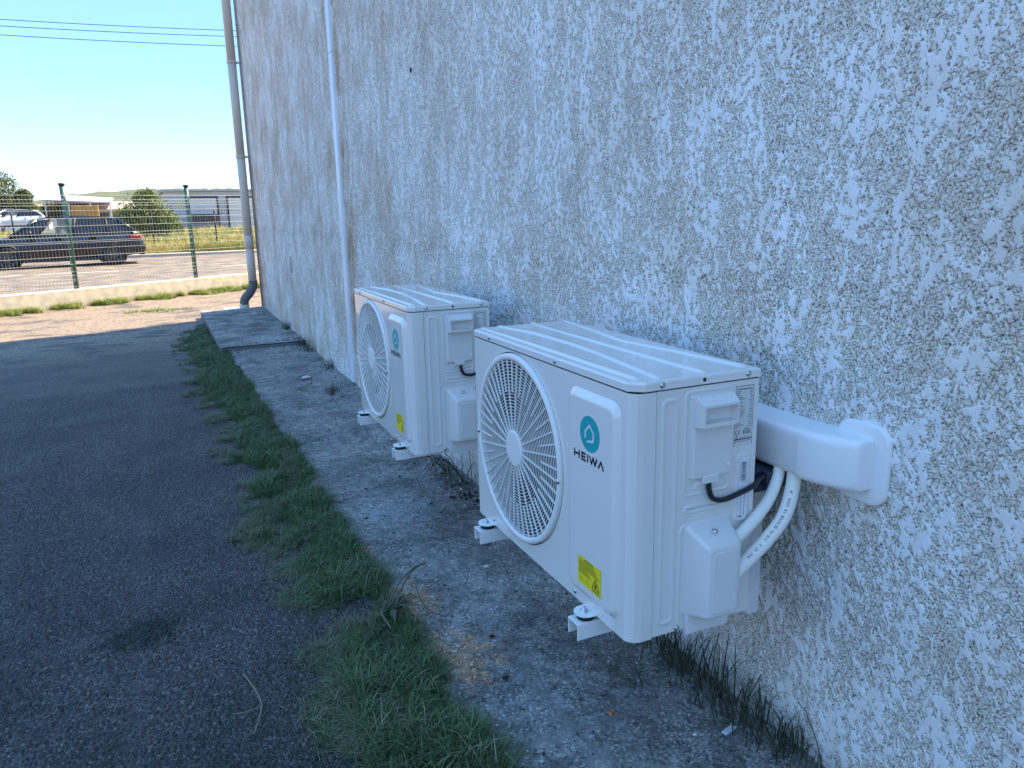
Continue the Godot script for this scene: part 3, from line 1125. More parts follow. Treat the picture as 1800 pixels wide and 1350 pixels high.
	# --- logo
	var LF := Transform3D(FR.basis, Vector3(-0.0105, 0, 0))
	var logo := Node3D.new()
	logo.name = "logo"
	u.add_child(logo)
	st = new_st()
	var dl := PackedVector3Array()
	var dl0 := PackedVector3Array()
	for i in 48:
		dl0.append(LF * Vector3(0.146 + cos(TAU * i / 48) * 0.0405, 0.4185 + sin(TAU * i / 48) * 0.0395, 0.0))
		dl.append(LF * Vector3(0.146 + cos(TAU * i / 48) * 0.0405, 0.4185 + sin(TAU * i / 48) * 0.0395, 0.0004))
	skin(st, [dl0, dl])
	part(st, "logo_disc", M.teal, logo)
	st = new_st()
	var house := [Vector2(0, 0.023), Vector2(0.020, 0.005), Vector2(0.018, -0.015), Vector2(-0.012, -0.021), Vector2(-0.020, -0.014), Vector2(-0.020, 0.004)]
	for i in house.size():
		if i == 3: continue
		var a: Vector2 = house[i]
		var b: Vector2 = house[(i + 1) % house.size()]
		var ai := a * 0.70
		var bi := b * 0.70
		var P4 := []
		for v in [a, b, bi, ai]: P4.append(LF * Vector3(0.146 - v.x, 0.4185 + v.y, 0.0009))
		quad(st, P4[0], P4[1], P4[2], P4[3])
	part(st, "logo_house", M.logo_white, logo)
	# lettering as cut strokes: unit height, x to the right
	var glyphs := {
		"H": [0.0205, [[0, 0, 0, 1], [1, 0, 1, 1], [0, 0.5, 1, 0.5]]],
		"E": [0.0150, [[0, 0, 0, 1], [0, 0, 1, 0], [0, 0.5, 0.9, 0.5], [0, 1, 1, 1]]],
		"I": [0.0008, [[0, 0, 0, 1]]],
		"W": [0.0290, [[0, 1, 0.25, 0], [0.25, 0, 0.5, 1], [0.5, 1, 0.75, 0], [0.75, 0, 1, 1]]],
		"A": [0.0195, [[0, 0, 0.5, 1], [0.5, 1, 1, 0]]],
	}
	var xs := 0.2105
	for ch in ["H", "E", "I", "W", "A"]:
		var wide: float = glyphs[ch][0]
		st = new_st()
		var lift := 0.0004
		for q in glyphs[ch][1]:
			var p0 := Vector2(xs - float(q[0]) * wide, 0.3550 + float(q[1]) * 0.0150)
			var p1 := Vector2(xs - float(q[2]) * wide, 0.3550 + float(q[3]) * 0.0150)
			var dd := (p1 - p0).normalized()
			var hw := Vector2(-dd.y, dd.x) * 0.0025
			p0 -= dd * 0.0017
			p1 += dd * 0.0017
			quad(st, LF * Vector3(p0.x + hw.x, p0.y + hw.y, lift), LF * Vector3(p1.x + hw.x, p1.y + hw.y, lift), LF * Vector3(p1.x - hw.x, p1.y - hw.y, lift), LF * Vector3(p0.x - hw.x, p0.y - hw.y, lift))
			lift += 0.00012
		part(st, "letter", M.ink, logo)
		xs -= wide + float({"H": 0.0112, "E": 0.0095, "I": 0.0080, "W": 0.0066, "A": 0.0}[ch])
	# warning sticker
	st = new_st()
	uvquad(st, Vector3(-0.0112, 0.126, -0.1950), Vector3(-0.0112, 0.126, -0.0965), Vector3(-0.0112, 0.060, -0.0965), Vector3(-0.0112, 0.060, -0.1950))
	part(st, "warning_sticker", print_mat(label_warning()), u).set_meta("label", "yellow sticker with a flame warning triangle")
	# --- terminal cover with its hand grip
	var cv := new_st(true)
	taper(cv, SP, Rect2(0.136, 0.338, 0.104, 0.178), Rect2(0.139, 0.341, 0.098, 0.172), 0.012, 0.005, 0.003)
	var cover := part(cv, "terminal_cover", M.plastic, u)
	st = new_st()
	# grip: sloped hood with an open pocket
	var g0 := Rect2(0.138, 0.455, 0.098, 0.058)
	var zf := 0.036
	var bl4 := [Vector3(0.138, 0.452, 0.010), Vector3(0.236, 0.452, 0.010), Vector3(0.236, 0.515, 0.010), Vector3(0.138, 0.515, 0.010)]
	var fr4 := [Vector3(0.142, 0.455, zf), Vector3(0.230, 0.455, zf), Vector3(0.230, 0.5005, zf), Vector3(0.142, 0.5005, zf)]
	for i in 4:
		var j := (i + 1) % 4
		quad(st, bl4[i], bl4[j], fr4[j], fr4[i])
	var in4 := [Vector3(0.1475, 0.463, zf), Vector3(0.2275, 0.463, zf), Vector3(0.2275, 0.4955, zf), Vector3(0.1475, 0.4955, zf)]
	var dp4 := [Vector3(0.150, 0.463, 0.014), Vector3(0.225, 0.463, 0.014), Vector3(0.225, 0.505, 0.014), Vector3(0.150, 0.505, 0.014)]
	for i in 4:
		var j := (i + 1) % 4
		quad(st, fr4[i], fr4[j], in4[j], in4[i])
		quad(st, in4[i], in4[j], dp4[j], dp4[i])
	quad(st, dp4[0], dp4[1], dp4[2], dp4[3])
	part(st, "hand_grip", M.plastic, cover)
	st = new_st(true)
	taper(st, SP, Rect2(0.224, 0.352, 0.014, 0.016), Rect2(0.226, 0.354, 0.010, 0.012), 0.0155, 0.006, 0.002)
	part(st, "cover_catch", M.paint_side, cover)
	box_part(Vector3(0.165, 0.327, -0.001), Vector3(0.205, 0.345, 0.0125), "cable_entry", M.plastic, cover, 0.002)
	# --- valve cover
	cv = new_st(true)
	taper(cv, SP, Rect2(0.130, 0.034, 0.118, 0.206), Rect2(0.149, 0.047, 0.083, 0.160), 0.062, 0.010, 0.008)
	var vc := part(cv, "valve_cover", M.plastic, u)
	box_part(Vector3(0.134, -0.006, 0.0), Vector3(0.246, 0.045, 0.013), "cover_skirt", M.plastic, vc, 0.002)
	cv = new_st(true)
	emboss(cv, Transform3D(SP.basis, Vector3(0, 0, 0.0605)), 0.158, 0.056, 0.224, 0.196, 0.012, 0.004, 0.0012)
	part(cv, "cover_field", M.plastic, vc)
	screw(Vector3(0.185, 0.229, 0.030), Vector3(0, 0.92, 0.39).normalized(), vc)
	# --- labels on the side
	st = new_st()
	uvquad(st, Vector3(0.2515, 0.521, -0.0009), Vector3(0.2985, 0.521, -0.0009), Vector3(0.2985, 0.392, -0.0009), Vector3(0.2515, 0.392, -0.0009))
	part(st, "rating_label", print_mat(label_rating()), u).set_meta("label", "grey rating label with lines of print, barcode and CE mark")
	st = new_st()
	uvquad(st, Vector3(0.2665, 0.364, 0.0020), Vector3(0.2905, 0.364, 0.0020), Vector3(0.2905, 0.226, 0.0020), Vector3(0.2665, 0.226, 0.0020))
	part(st, "barcode_label", print_mat(label_barcode()), u).set_meta("label", "narrow white barcode label")
	# --- two feet with bolts
	for s in [0.16, 0.722]:
		var ft := new_st()
		var outl := PackedVector3Array()
		var outl2 := PackedVector3Array()
		for i in 13:
			var a := PI * 0.5 + PI * i / 12.0
			outl.append(Vector3(-0.012 + cos(a) * 0.027, -0.0005, -s + sin(a) * 0.027))
		outl.append(Vector3(UD - 0.01, -0.0005, -s - 0.027))
		outl.append(Vector3(UD - 0.01, -0.0005, -s + 0.027))
		for v in outl: outl2.append(v + Vector3(0, 0.0022, 0))
		skin(ft, [outl, outl2], true, true)
		var foot := part(ft, "foot", M.white_steel, u)
		var w1 := new_st(true)
		lathe(w1, Transform3D(Basis(Vector3(1, 0, 0), Vector3(0, 0, -1), Vector3(0, 1, 0)), Vector3(-0.016, 0.0016, -s)), [[0.011, 0.0], [0.011, 0.0018], [0.0075, 0.0019], [0.0072, 0.0068], [0.004, 0.007], [0.004, 0.012], [0.0002, 0.0124]], 6)
		part(w1, "bolt", M.screw, foot)
		var pd := new_st(true)
		lathe(pd, Transform3D(Basis(Vector3(1, 0, 0), Vector3(0, 0, -1), Vector3(0, 1, 0)), Vector3(-0.012, -0.0132, -s)), [[0.001, 0.0], [0.020, 0.0], [0.020, 0.005], [0.018, 0.008], [0.020, 0.012], [0.001, 0.0126]], 20)
		part(pd, "rubber_pad", M.rubber, foot)
		var pd2 := new_st(true)
		lathe(pd2, Transform3D(Basis(Vector3(1, 0, 0), Vector3(0, 0, -1), Vector3(0, 1, 0)), Vector3(UD - 0.04, -0.0132, -s)), [[0.001, 0.0], [0.020, 0.0], [0.020, 0.012], [0.001, 0.0126]], 20)
		part(pd2, "rubber_pad", M.rubber, foot)
	return u

func make_bracket(at: Vector3, label: String) -> void:
	# arm: channel open below, from the wall out past the unit; rail up the wall
	var b := thing("wall_bracket", label, "bracket", at, "white brackets under the outdoor units")
	var st := new_st()
	var w := 0.022
	var len_ := 0.514
	cbox(st, Vector3(-len_, -0.0035, -w), Vector3(-0.002, 0.0, w), 0.001)
	for s in [-1.0, 1.0]:
		cbox(st, Vector3(-len_, -0.040, minf(s * w, s * (w - 0.003))), Vector3(-0.002, -0.0036, maxf(s * w, s * (w - 0.003))), 0.001)
	part(st, "arm", M.white_steel, b)
	box_part(Vector3(-0.030, -0.10, -w - 0.004), Vector3(0.004, 0.42, w + 0.004), "wall_rail", M.white_steel, b, 0.003)
	for yy in [0.05, 0.38]:
		screw(Vector3(-0.0302, yy, 0), Vector3(-1, 0, 0), b, 0.008)

func build_units() -> void:
	var xf := -0.469
	var hb := 0.3816
	var u := make_unit()
	u.position = Vector3(xf, hb, -1.1887)
	u.set_meta("label", "nearest white outdoor air conditioning unit, its piping and valve cover in view")
	var v := u.duplicate()
	v.name = numbered("outdoor_unit")
	add_child(v)
	v.position = Vector3(xf - 0.006, hb - 0.001, -2.6045)
	v.set_meta("label", "farther white outdoor air conditioning unit, partly hidden behind the nearest one")
	make_bracket(Vector3(0, hb - 0.0135, -1.1887 - 0.16), "white bracket arm under the near end of the nearest unit")
	make_bracket(Vector3(0, hb - 0.0135, -1.1887 - 0.722), "white bracket arm under the far end of the nearest unit")
	make_bracket(Vector3(0, hb - 0.0145, -2.6045 - 0.16), "white bracket arm under the near end of the farther unit")
	make_bracket(Vector3(0, hb - 0.0145, -2.6045 - 0.722), "white bracket arm under the far end of the farther unit")
	# cables from the terminal covers
	for q in [[0.0, "black cable looping from the nearest unit towards the white duct"], [-1.4158, "black cable looping from the terminal cover of the farther unit"]]:
		var dz: float = q[0]
		var c := thing("power_cable", q[1], "cable", Vector3(xf, hb, -1.1887 + dz), "cables of the outdoor units")
		var st := new_st(true)
		tube(st, curve([Vector3(0.183, 0.335, 0.006), Vector3(0.184, 0.312, 0.008), Vector3(0.193, 0.292, 0.010), Vector3(0.220, 0.285, 0.012), Vector3(0.262, 0.292, 0.012), Vector3(0.306, 0.298, 0.004), Vector3(0.350, 0.301, -0.02), Vector3(0.420, 0.300, -0.04), Vector3(0.474, 0.300, -0.05)], 40), 0.0058, 10)
		part(st, "sheath", M.black_cable, c)
	# insulated pipes, nearest unit
	var paths := [
		[[Vector3(-0.270, 0.556, -1.160), Vector3(-0.205, 0.588, -1.166), Vector3(-0.150, 0.618, -1.176), Vector3(-0.105, 0.650, -1.190), Vector3(-0.075, 0.692, -1.203), Vector3(-0.060, 0.745, -1.215)], 0.0128, "upper of two white insulated pipes rising into the wall duct"],
		[[Vector3(-0.270, 0.488, -1.150), Vector3(-0.205, 0.526, -1.152), Vector3(-0.150, 0.567, -1.150), Vector3(-0.105, 0.613, -1.150), Vector3(-0.072, 0.672, -1.163), Vector3(-0.056, 0.745, -1.178)], 0.0155, "lower thicker white insulated pipe with printed marking along it"],
	]
	for q in paths:
		var st := new_st(true)
		var path := curve(q[0], 40)
		tube(st, path, q[1], 18)
		var pipe := thing("insulated_pipe", q[2], "pipe", Vector3.ZERO, "insulated pipes of the nearest unit")
		part(st, "sleeve", M.sleeve, pipe)
		if q[1] > 0.014:
			var font := SystemFont.new()
			font.font_names = PackedStringArray(["Droid Sans Mono"])
			var msg := "#41 02.3  3/8-F0 BETATON EN 0000 .M"
			var eye := Vector3(-1.269, 1.2664, 0.0)
			for i in msg.length():
				if msg[i] == " ": continue
				var t := (9.0 + i * 0.62) / 40.0
				var kf := t * 40.0
				var k := int(kf)
				if k + 1 >= path.size(): break
				var p := path[k].lerp(path[k + 1], kf - k)
				var d := (path[k + 1] - path[k]).normalized()
				# the print runs along the side of the pipe that faces out from the wall and up
				var face := Vector3(-0.62, 0.52, 0.60)
				face = (face - d * face.dot(d)).normalized()
				var tm := TextMesh.new()
				tm.font = font
				tm.text = msg[i]
				tm.font_size = 32
				tm.pixel_size = 0.01
				tm.depth = 0.02
				var upv := face.cross(d)
				var o := put(tm, "printed_letter", M.ink, pipe)
				o.transform = Transform3D(Basis(d * 0.026, upv * 0.026, face * 0.01), p + face * (float(q[1]) + 0.0003))
	# wall duct with its rounded end and flange
	var du := thing("wall_duct_cover", "white plastic duct cover bending into the wall beside the nearest unit", "duct cover", Vector3.ZERO)
	var st := new_st(true)
	var y0 := 0.697
	var y1 := 0.803
	var section := func(z: float, dep: float, grow: float) -> PackedVector3Array:
		var l := PackedVector3Array()
		dep += grow
		var a0 := y0 - grow
		var a1 := y1 + grow
		var rc := minf(0.018, dep * 0.7)
		l.append(Vector3(0.006, a0, z))
		for i in 6:
			var a := PI * 0.5 * i / 5.0
			l.append(Vector3(-dep + rc - sin(a) * rc, a0 + rc - cos(a) * rc, z))
		for i in 6:
			var a := PI * 0.5 * i / 5.0
			l.append(Vector3(-dep + rc - cos(a) * rc, a1 - rc + sin(a) * rc, z))
		l.append(Vector3(0.006, a1, z))
		return l
	var strip_skin := func(st2: SurfaceTool, lp: Array) -> void:
		for k in lp.size() - 1:
			for i in 13: quad(st2, lp[k][i], lp[k + 1][i], lp[k + 1][i + 1], lp[k][i + 1])
	strip_skin.call(st, [section.call(-1.86, 0.087, 0.0), section.call(-1.5, 0.087, 0.0), section.call(-1.13, 0.087, 0.0)])
	part(st, "trunking", M.duct, du)
	st = new_st(true)
	var lp := []
	for i in 13:
		var a := i / 12.0
		lp.append(section.call(-1.142 + 0.113 * a, 0.087 - 0.036 * pow(a, 2.0), 0.0022))
	for i in range(1, 5):
		var a := PI * 0.5 * i / 4.0
		lp.append(section.call(-1.029 + 0.010 * sin(a), 0.051 - 0.010 * (1.0 - cos(a)), 0.0022 - 0.008 * (1.0 - cos(a))))
	strip_skin.call(st, lp)
	fan(st, lp[-1], false)
	part(st, "elbow_shell", M.duct, du)
	st = new_st(true)
	var FW := Transform3D(Basis(Vector3(0, 0, 1), Vector3(0, 1, 0), Vector3(-1, 0, 0)), Vector3(0.001, 0, 0))
	var fl := []
	for s in [[0.0, 0.0], [0.0, 0.008], [0.002, 0.0105], [0.006, 0.0112], [0.012, 0.0112]]:
		var k: float = s[0]
		fl.append(in_frame(rr(-1.115 + k, 0.664 + k, -0.985 - k, 0.832 - k, 0.036), FW, s[1]))
	skin(st, fl)
	part(st, "wall_flange", M.duct, du)
	var jb := thing("cable_clamp", "dark blue plastic clamp under the white duct behind the nearest unit", "clamp", Vector3.ZERO)
	st = new_st()
	cbox(st, Vector3(-0.125, 0.640, -1.34), Vector3(0.004, 0.694, -1.225), 0.004)
	part(st, "clamp_body", M.navy, jb)
	st = new_st()
	cbox(st, Vector3(-0.105, 0.655, -1.224), Vector3(-0.05, 0.692, -1.205), 0.003)
	part(st, "clamp_lip", M.navy, jb)

# ---------------------------------------------------------------- mesh fence
func wire_mesh(path: PackedVector3Array, r: float) -> ArrayMesh:
	var st := new_st(true)
	tube(st, path, r, 5, false)
	return done(st)

func build_fence() -> void:
	var A := Vector3(-3.30, 0.0, -13.15)
	var B := Vector3(0.20, 0.0, -15.10)
	var d := (B - A).normalized()
	var nrm := Vector3(-d.z, 0, d.x)       # away from the camera when negative z
	if nrm.z > 0: nrm = -nrm
	var turn := Basis(d, Vector3.UP, nrm * -1.0)
	# low wall under the fence
	var lw := thing("low_wall", "low cream rendered wall carrying the green mesh fence", "wall", A + d * 2.0)
	lw.basis = turn
	var cream := mat(lin(0.86, 0.74, 0.56), 0.9)
	var ct := grey(noise(71, 0.012, FastNoiseLite.TYPE_SIMPLEX, 5), 512, 512)
	var ctd := PackedByteArray(); ctd.resize(512 * 512)
	for i in 512 * 512: ctd[i] = clampi(212 + ct[i] / 6, 0, 255)
	cream.albedo_texture = tex_of(ctd, 512, 512, Image.FORMAT_L8)
	cream.uv1_triplanar = true
	cream.uv1_scale = Vector3.ONE * 0.7
	box_part(Vector3(-9.0, -0.3, -0.20), Vector3(9.0, 0.195, 0.0), "wall_body", cream, lw, 0.012)
	var f := thing("mesh_fence", "green welded mesh fence with round posts on the low cream wall", "fence", A + d * 2.0 + Vector3(0, 0.20, 0))
	f.basis = turn
	var green := mat(lin(0.035, 0.115, 0.085), 0.45)
	var wirem := mat(lin(0.30, 0.32, 0.30), 0.4)
	# posts every 2 m, the visible ones at about 1.0 and 3.0 along the line
	var post_x := []
	for k in range(-4, 4): post_x.append(-0.98 + k * 2.04)
	for x in post_x:
		var st := new_st(true)
		tube(st, PackedVector3Array([Vector3(x, -0.02, -0.06), Vector3(x, 1.555, -0.06)]), 0.036, 14)
		var po := part(st, "post", green, f)
		st = new_st(true)
		tube(st, PackedVector3Array([Vector3(x, 1.556, -0.06), Vector3(x, 1.59, -0.06)]), 0.045, 14)
		part(st, "post_cap", M.dark, po)
	# panels: V folds at three heights
	var folds := [0.16, 0.74, 1.30]
	var hw := []
	var y := 0.03
	while y < 1.42:
		hw.append(y)
		y += 0.115
	var zig := func(yy: float) -> float:
		for q in folds:
			var t := absf(yy - float(q))
			if t < 0.045: return -(1.0 - t / 0.045) * 0.045
		return 0.0
	var vp := PackedVector3Array([Vector3(0, 0.01, 0)])
	for q in folds:
		for e in [-0.045, 0.0, 0.045]: vp.append(Vector3(0, q + e, float(zig.call(q + e)) * -1.0))
	vp.append(Vector3(0, 1.43, 0))
	var vmesh := wire_mesh(vp, 0.0017)
	for k in post_x.size() - 1:
		var x0: float = post_x[k]
		var pn := Node3D.new()
		pn.name = "mesh_panel"
		pn.position = Vector3(x0, 0, -0.02)
		f.add_child(pn, true)
		var hm := wire_mesh(PackedVector3Array([Vector3(0.01, 0, 0), Vector3(2.03, 0, 0)]), 0.0034)
		for yy in hw + [0.115, 0.205, 0.695, 0.785, 1.255, 1.345]:
			var o := put(hm, "horizontal_wire", wirem, pn)
			o.position = Vector3(0, yy, 0.005)
		for i in 40:
			var o := put(vmesh, "vertical_wire", wirem, pn)
			o.position = Vector3(0.03 + i * 0.0505, 0, 0)

# ---------------------------------------------------------------- background
func leafy(st: SurfaceTool, n: int, blobs: Array, size: float, r2: RandomNumberGenerator) -> void:
	for i in n:
		var b: Array = blobs[r2.randi() % blobs.size()]
		var c: Vector3 = b[0]
		var e: Vector3 = b[1]
		var dir := Vector3(r2.randfn(), r2.randfn(), r2.randfn()).normalized()
		var p := c + dir * e * pow(r2.randf(), 0.30) * (0.85 + 0.3 * r2.randf())
		var a := Vector3(r2.randfn(), r2.randfn(), r2.randfn()).normalized() * size * (0.5 + r2.randf())
		var q := a.cross(Vector3(r2.randfn(), r2.randfn(), r2.randfn())).normalized() * size * 0.4
		quad(st, p - a, p + q, p + a, p - q)

func tree(called: String, label: String, at: Vector3, h: float, blobs: Array, n: int, size: float, col: Color, seed_: int) -> void:
	var t := thing(called, label, "tree", at)
	var r2 := RandomNumberGenerator.new()
	r2.seed = seed_
	var st := new_st(true)
	tube(st, curve([Vector3(0, -0.3, 0), Vector3(0.05, h * 0.3, 0), Vector3(-0.04, h * 0.6, 0.05), Vector3(0, h * 0.9, 0)], 10), [0.16, 0.15, 0.14, 0.13, 0.12, 0.11, 0.1, 0.085, 0.07, 0.05, 0.03], 8)
	var bark := mat(lin(0.09, 0.065, 0.045), 0.95)
	var trunk := part(st, "trunk", bark, t)
	for i in 7:
		var s2 := new_st(true)
		var b: Array = blobs[i % blobs.size()]
		var y0 := h * (0.2 + 0.08 * i)
		tube(s2, PackedVector3Array([Vector3(0, y0, 0), Vector3(0, y0, 0).lerp(b[0], 0.5) + Vector3(0, 0.1, 0), b[0]]), [0.06, 0.04, 0.015], 6)
		part(s2, "limb", bark, trunk)
	var s3 := new_st()
	leafy(s3, n, blobs, size, r2)
	var lm := mat(col, 0.7)
	lm.backlight_enabled = true
	lm.backlight = Color(0.25, 0.3, 0.08)
	part(s3, "crown", lm, t)

func ring_loop(xs: Array, x: float) -> float:
	return 0.0

# car: local x runs from the rear bumper (0) to the front (4.55), y up, z towards its left side
func make_car(label: String, paint: Color, at: Vector3, turn: float) -> Node3D:
	var c := thing("car", label, "car", at, "cars on and beyond the road")
	c.rotation.y = turn
	var pm := mat(paint, 0.25)
	pm.clearcoat_enabled = true
	pm.clearcoat = 0.3
	pm.clearcoat_roughness = 0.05
	var glass := mat(lin(0.012, 0.016, 0.022), 0.05)
	var clear := mat(Color(0.55, 0.62, 0.6, 0.18), 0.03)
	clear.transparency = BaseMaterial3D.TRANSPARENCY_ALPHA
	var trim := mat(lin(0.015, 0.015, 0.016), 0.6)
	var rimm := mat(lin(0.10, 0.10, 0.105), 0.4, 0.5)
	# lower body: stations of [x, sill, belt, half width]
	var S := [[0.0, 0.48, 0.72, 0.70], [0.05, 0.36, 0.86, 0.80], [0.16, 0.30, 0.97, 0.86], [0.5, 0.26, 1.00, 0.90], [1.2, 0.24, 0.98, 0.905], [2.2, 0.22, 0.955, 0.905], [3.1, 0.22, 0.93, 0.90], [3.35, 0.23, 0.90, 0.895], [3.9, 0.24, 0.82, 0.875], [4.25, 0.26, 0.74, 0.82], [4.45, 0.30, 0.65, 0.72], [4.55, 0.38, 0.56, 0.58]]
	var loops := []
	for s in S:
		var l := PackedVector3Array()
		var w: float = s[3]
		var y0: float = s[1]
		var y1: float = s[2]
		var hgt := y1 - y0
		for q in [[0.80, 0.0], [0.94, 0.05], [0.985, 0.2], [1.0, 0.5], [0.985, 0.72], [0.955, 0.74], [0.93, 0.93], [0.88, 1.0], [0.4, 1.03], [-0.4, 1.03], [-0.88, 1.0], [-0.93, 0.93], [-0.955, 0.74], [-0.985, 0.72], [-1.0, 0.5], [-0.985, 0.2], [-0.94, 0.05], [-0.80, 0.0]]:
			l.append(Vector3(s[0], y0 + hgt * float(q[1]), w * float(q[0])))
		loops.append(l)
	var st := new_st(true)
	skin(st, loops, true, true)
	part(st, "body", pm, c)
	# cabin: belt and roof points along the side
	var roof := [[0.62, 1.36], [0.95, 1.415], [1.7, 1.455], [2.35, 1.45], [2.75, 1.40]]
	st = new_st(true)
	var rl := []
	for q in roof:
		var l := PackedVector3Array()
		for w in [[-0.64, -0.045], [-0.60, -0.01], [-0.35, 0.012], [0.0, 0.018], [0.35, 0.012], [0.60, -0.01], [0.64, -0.045]]:
			l.append(Vector3(q[0], q[1] + w[1], w[0]))
		rl.append(l)
	for k in rl.size() - 1:
		for i in 6: quad(st, rl[k][i], rl[k + 1][i], rl[k + 1][i + 1], rl[k][i + 1])
	part(st, "roof", pm, c)
	var belt := [[0.22, 0.99], [0.95, 0.985], [1.85, 0.965], [2.75, 0.945], [3.45, 0.90]]
	var rr_ := [[0.64, 1.325], [0.95, 1.37], [1.75, 1.41], [2.30, 1.405], [2.72, 1.36]]
	for s in [-1.0, 1.0]:
		for k in 4:
			var a := Vector3(belt[k][0], belt[k][1], s * 0.84)
			var b := Vector3(belt[k + 1][0], belt[k + 1][1], s * (0.84 if k < 3 else 0.80))
			var e := Vector3(rr_[k + 1][0], rr_[k + 1][1], s * 0.645)
			var f2 := Vector3(rr_[k][0], rr_[k][1], s * 0.645)
			st = new_st()
			var cen := (a + b + e + f2) * 0.25
			quad(st, a.lerp(cen, 0.05), b.lerp(cen, 0.05), e.lerp(cen, 0.05), f2.lerp(cen, 0.05))
			var gm: Material = glass
			if k == 2: gm = clear
			part(st, "side_window", gm, c)
			# pillar at the front of each pane
			st = new_st(true)
			tube(st, PackedVector3Array([b, e]), 0.035 if k < 3 else 0.045, 6)
			part(st, "pillar", trim if k < 3 else pm, c)
		st = new_st(true)
		tube(st, PackedVector3Array([Vector3(0.22, 0.99, s * 0.84), Vector3(0.64, 1.325, s * 0.645)]), 0.06, 6)
		part(st, "pillar", pm, c)
		st = new_st(true)
		tube(st, curve([Vector3(0.75, 1.40, s * 0.62), Vector3(1.7, 1.465, s * 0.62), Vector3(2.5, 1.44, s * 0.62)], 8), 0.017, 6)
		part(st, "roof_rail", trim, c)
		# mirror, tail lamp, head lamp, door handles
		st = new_st(true)
		lathe(st, Transform3D(Basis(Vector3(0.10, 0, 0), Vector3(0, 0.075, 0), Vector3(0, 0, 0.09)), Vector3(2.95, 1.0, s * 0.96)), [[0.05, -1.0], [0.7, -0.8], [1.0, 0.0], [0.7, 0.8], [0.05, 1.0]], 10)
		part(st, "mirror", pm, c)
		st = new_st(true)
		taper(st, Transform3D(Basis(Vector3(0, 0, -s), Vector3(0, 1, 0), Vector3(-1, 0, 0)), Vector3(0.13, 0.80, s * 0.86)), Rect2(0.0, -0.06, 0.34, 0.13), Rect2(0.02, -0.05, 0.26, 0.10), 0.075, 0.02, 0.01)
		part(st, "tail_lamp", mat(lin(0.42, 0.012, 0.015), 0.15), c)
		st = new_st(true)
		taper(st, Transform3D(Basis(Vector3(-1, 0, 0) * s, Vector3(0, 1, 0), Vector3(0, 0, s)), Vector3(0.25, 0.80, s * 0.852)), Rect2(-0.20, -0.05, 0.32, 0.11), Rect2(-0.18, -0.04, 0.28, 0.09), 0.055, 0.02, 0.01)
		part(st, "tail_lamp", mat(lin(0.42, 0.012, 0.015), 0.15), c)
		st = new_st(true)
		taper(st, Transform3D(Basis(Vector3(0, 0, -s), Vector3(0, 1, 0), Vector3(1, 0, 0)), Vector3(4.36, 0.60, s * 0.55)), Rect2(-0.16, -0.05, 0.32, 0.11), Rect2(-0.14, -0.04, 0.28, 0.09), 0.07, 0.02, 0.01)
		part(st, "head_lamp", mat(lin(0.6, 0.62, 0.65), 0.05), c)
		for hx in [1.25, 2.15]:
			box_part(Vector3(hx, 0.845, minf(s * 0.86, s * 0.90)), Vector3(hx + 0.2, 0.875, maxf(s * 0.86, s * 0.90)), "door_handle", pm, c, 0.008)
		# sill strip and wheels
		box_part(Vector3(1.15, 0.17, minf(s * 0.80, s * 0.895)), Vector3(3.3, 0.27, maxf(s * 0.80, s * 0.895)), "sill", trim, c, 0.02)
		for wx in [0.88, 3.58]:
			var ar := new_st(true)
			var WF := Transform3D(Basis(Vector3(1, 0, 0), Vector3(0, 1, 0), Vector3(0, 0, s)), Vector3(wx, 0.315, 0.0))
			lathe(ar, WF, [[0.0005, 0.6], [0.385, 0.6], [0.385, 0.905], [0.36, 0.912], [0.34, 0.912]], 24)
			part(ar, "wheel_arch", trim, c)
			var ty := new_st(true)
			lathe(ty, WF, [[0.2, 0.70], [0.30, 0.70], [0.318, 0.73], [0.318, 0.88], [0.30, 0.918], [0.225, 0.925], [0.215, 0.90]], 28)
			var tyre := part(ty, "wheel", M.rubber, c)
			var ri := new_st(true)
			lathe(ri, WF, [[0.222, 0.918], [0.205, 0.916], [0.200, 0.86]], 28)
			part(ri, "rim", rimm, tyre)
			for k in 5:
				var sp := new_st()
				var a := TAU * k / 5.0
				var d0 := Vector3(cos(a), sin(a), 0)
				var q0 := Vector3(-sin(a), cos(a), 0)
				for e in [0.35, -0.35]:
					var dd: Vector3 = (d0 + q0 * float(e)).normalized()
					quad(sp, WF * (q0 * 0.025 + Vector3(0, 0, 0.915)), WF * (q0 * -0.025 + Vector3(0, 0, 0.915)), WF * (dd * 0.21 - q0 * 0.018 + Vector3(0, 0, 0.905)), WF * (dd * 0.21 + q0 * 0.018 + Vector3(0, 0, 0.905)))
				part(sp, "rim_spoke", rimm, tyre)
	st = new_st()
	quad(st, Vector3(3.42, 0.93, -0.78), Vector3(3.42, 0.93, 0.78), Vector3(2.74, 1.385, 0.62), Vector3(2.74, 1.385, -0.62))
	part(st, "windscreen", glass, c)
	st = new_st()
	quad(st, Vector3(0.17, 0.98, -0.76), Vector3(0.17, 0.98, 0.76), Vector3(0.60, 1.345, 0.60), Vector3(0.60, 1.345, -0.60))
	part(st, "rear_window", mat(lin(0.10, 0.11, 0.14), 0.05), c)
	box_part(Vector3(0.42, 1.345, -0.56), Vector3(0.72, 1.385, 0.56), "spoiler", pm, c, 0.012)
	box_part(Vector3(-0.05, 0.36, -0.74), Vector3(0.10, 0.62, 0.74), "rear_bumper", pm, c, 0.04)
	box_part(Vector3(-0.03, 0.27, -0.68), Vector3(0.14, 0.36, 0.68), "rear_diffuser", trim, c, 0.02)
	box_part(Vector3(-0.012, 0.72, -0.26), Vector3(0.01, 0.83, 0.26), "number_plate", mat(lin(0.7, 0.7, 0.68), 0.5), c, 0.003)
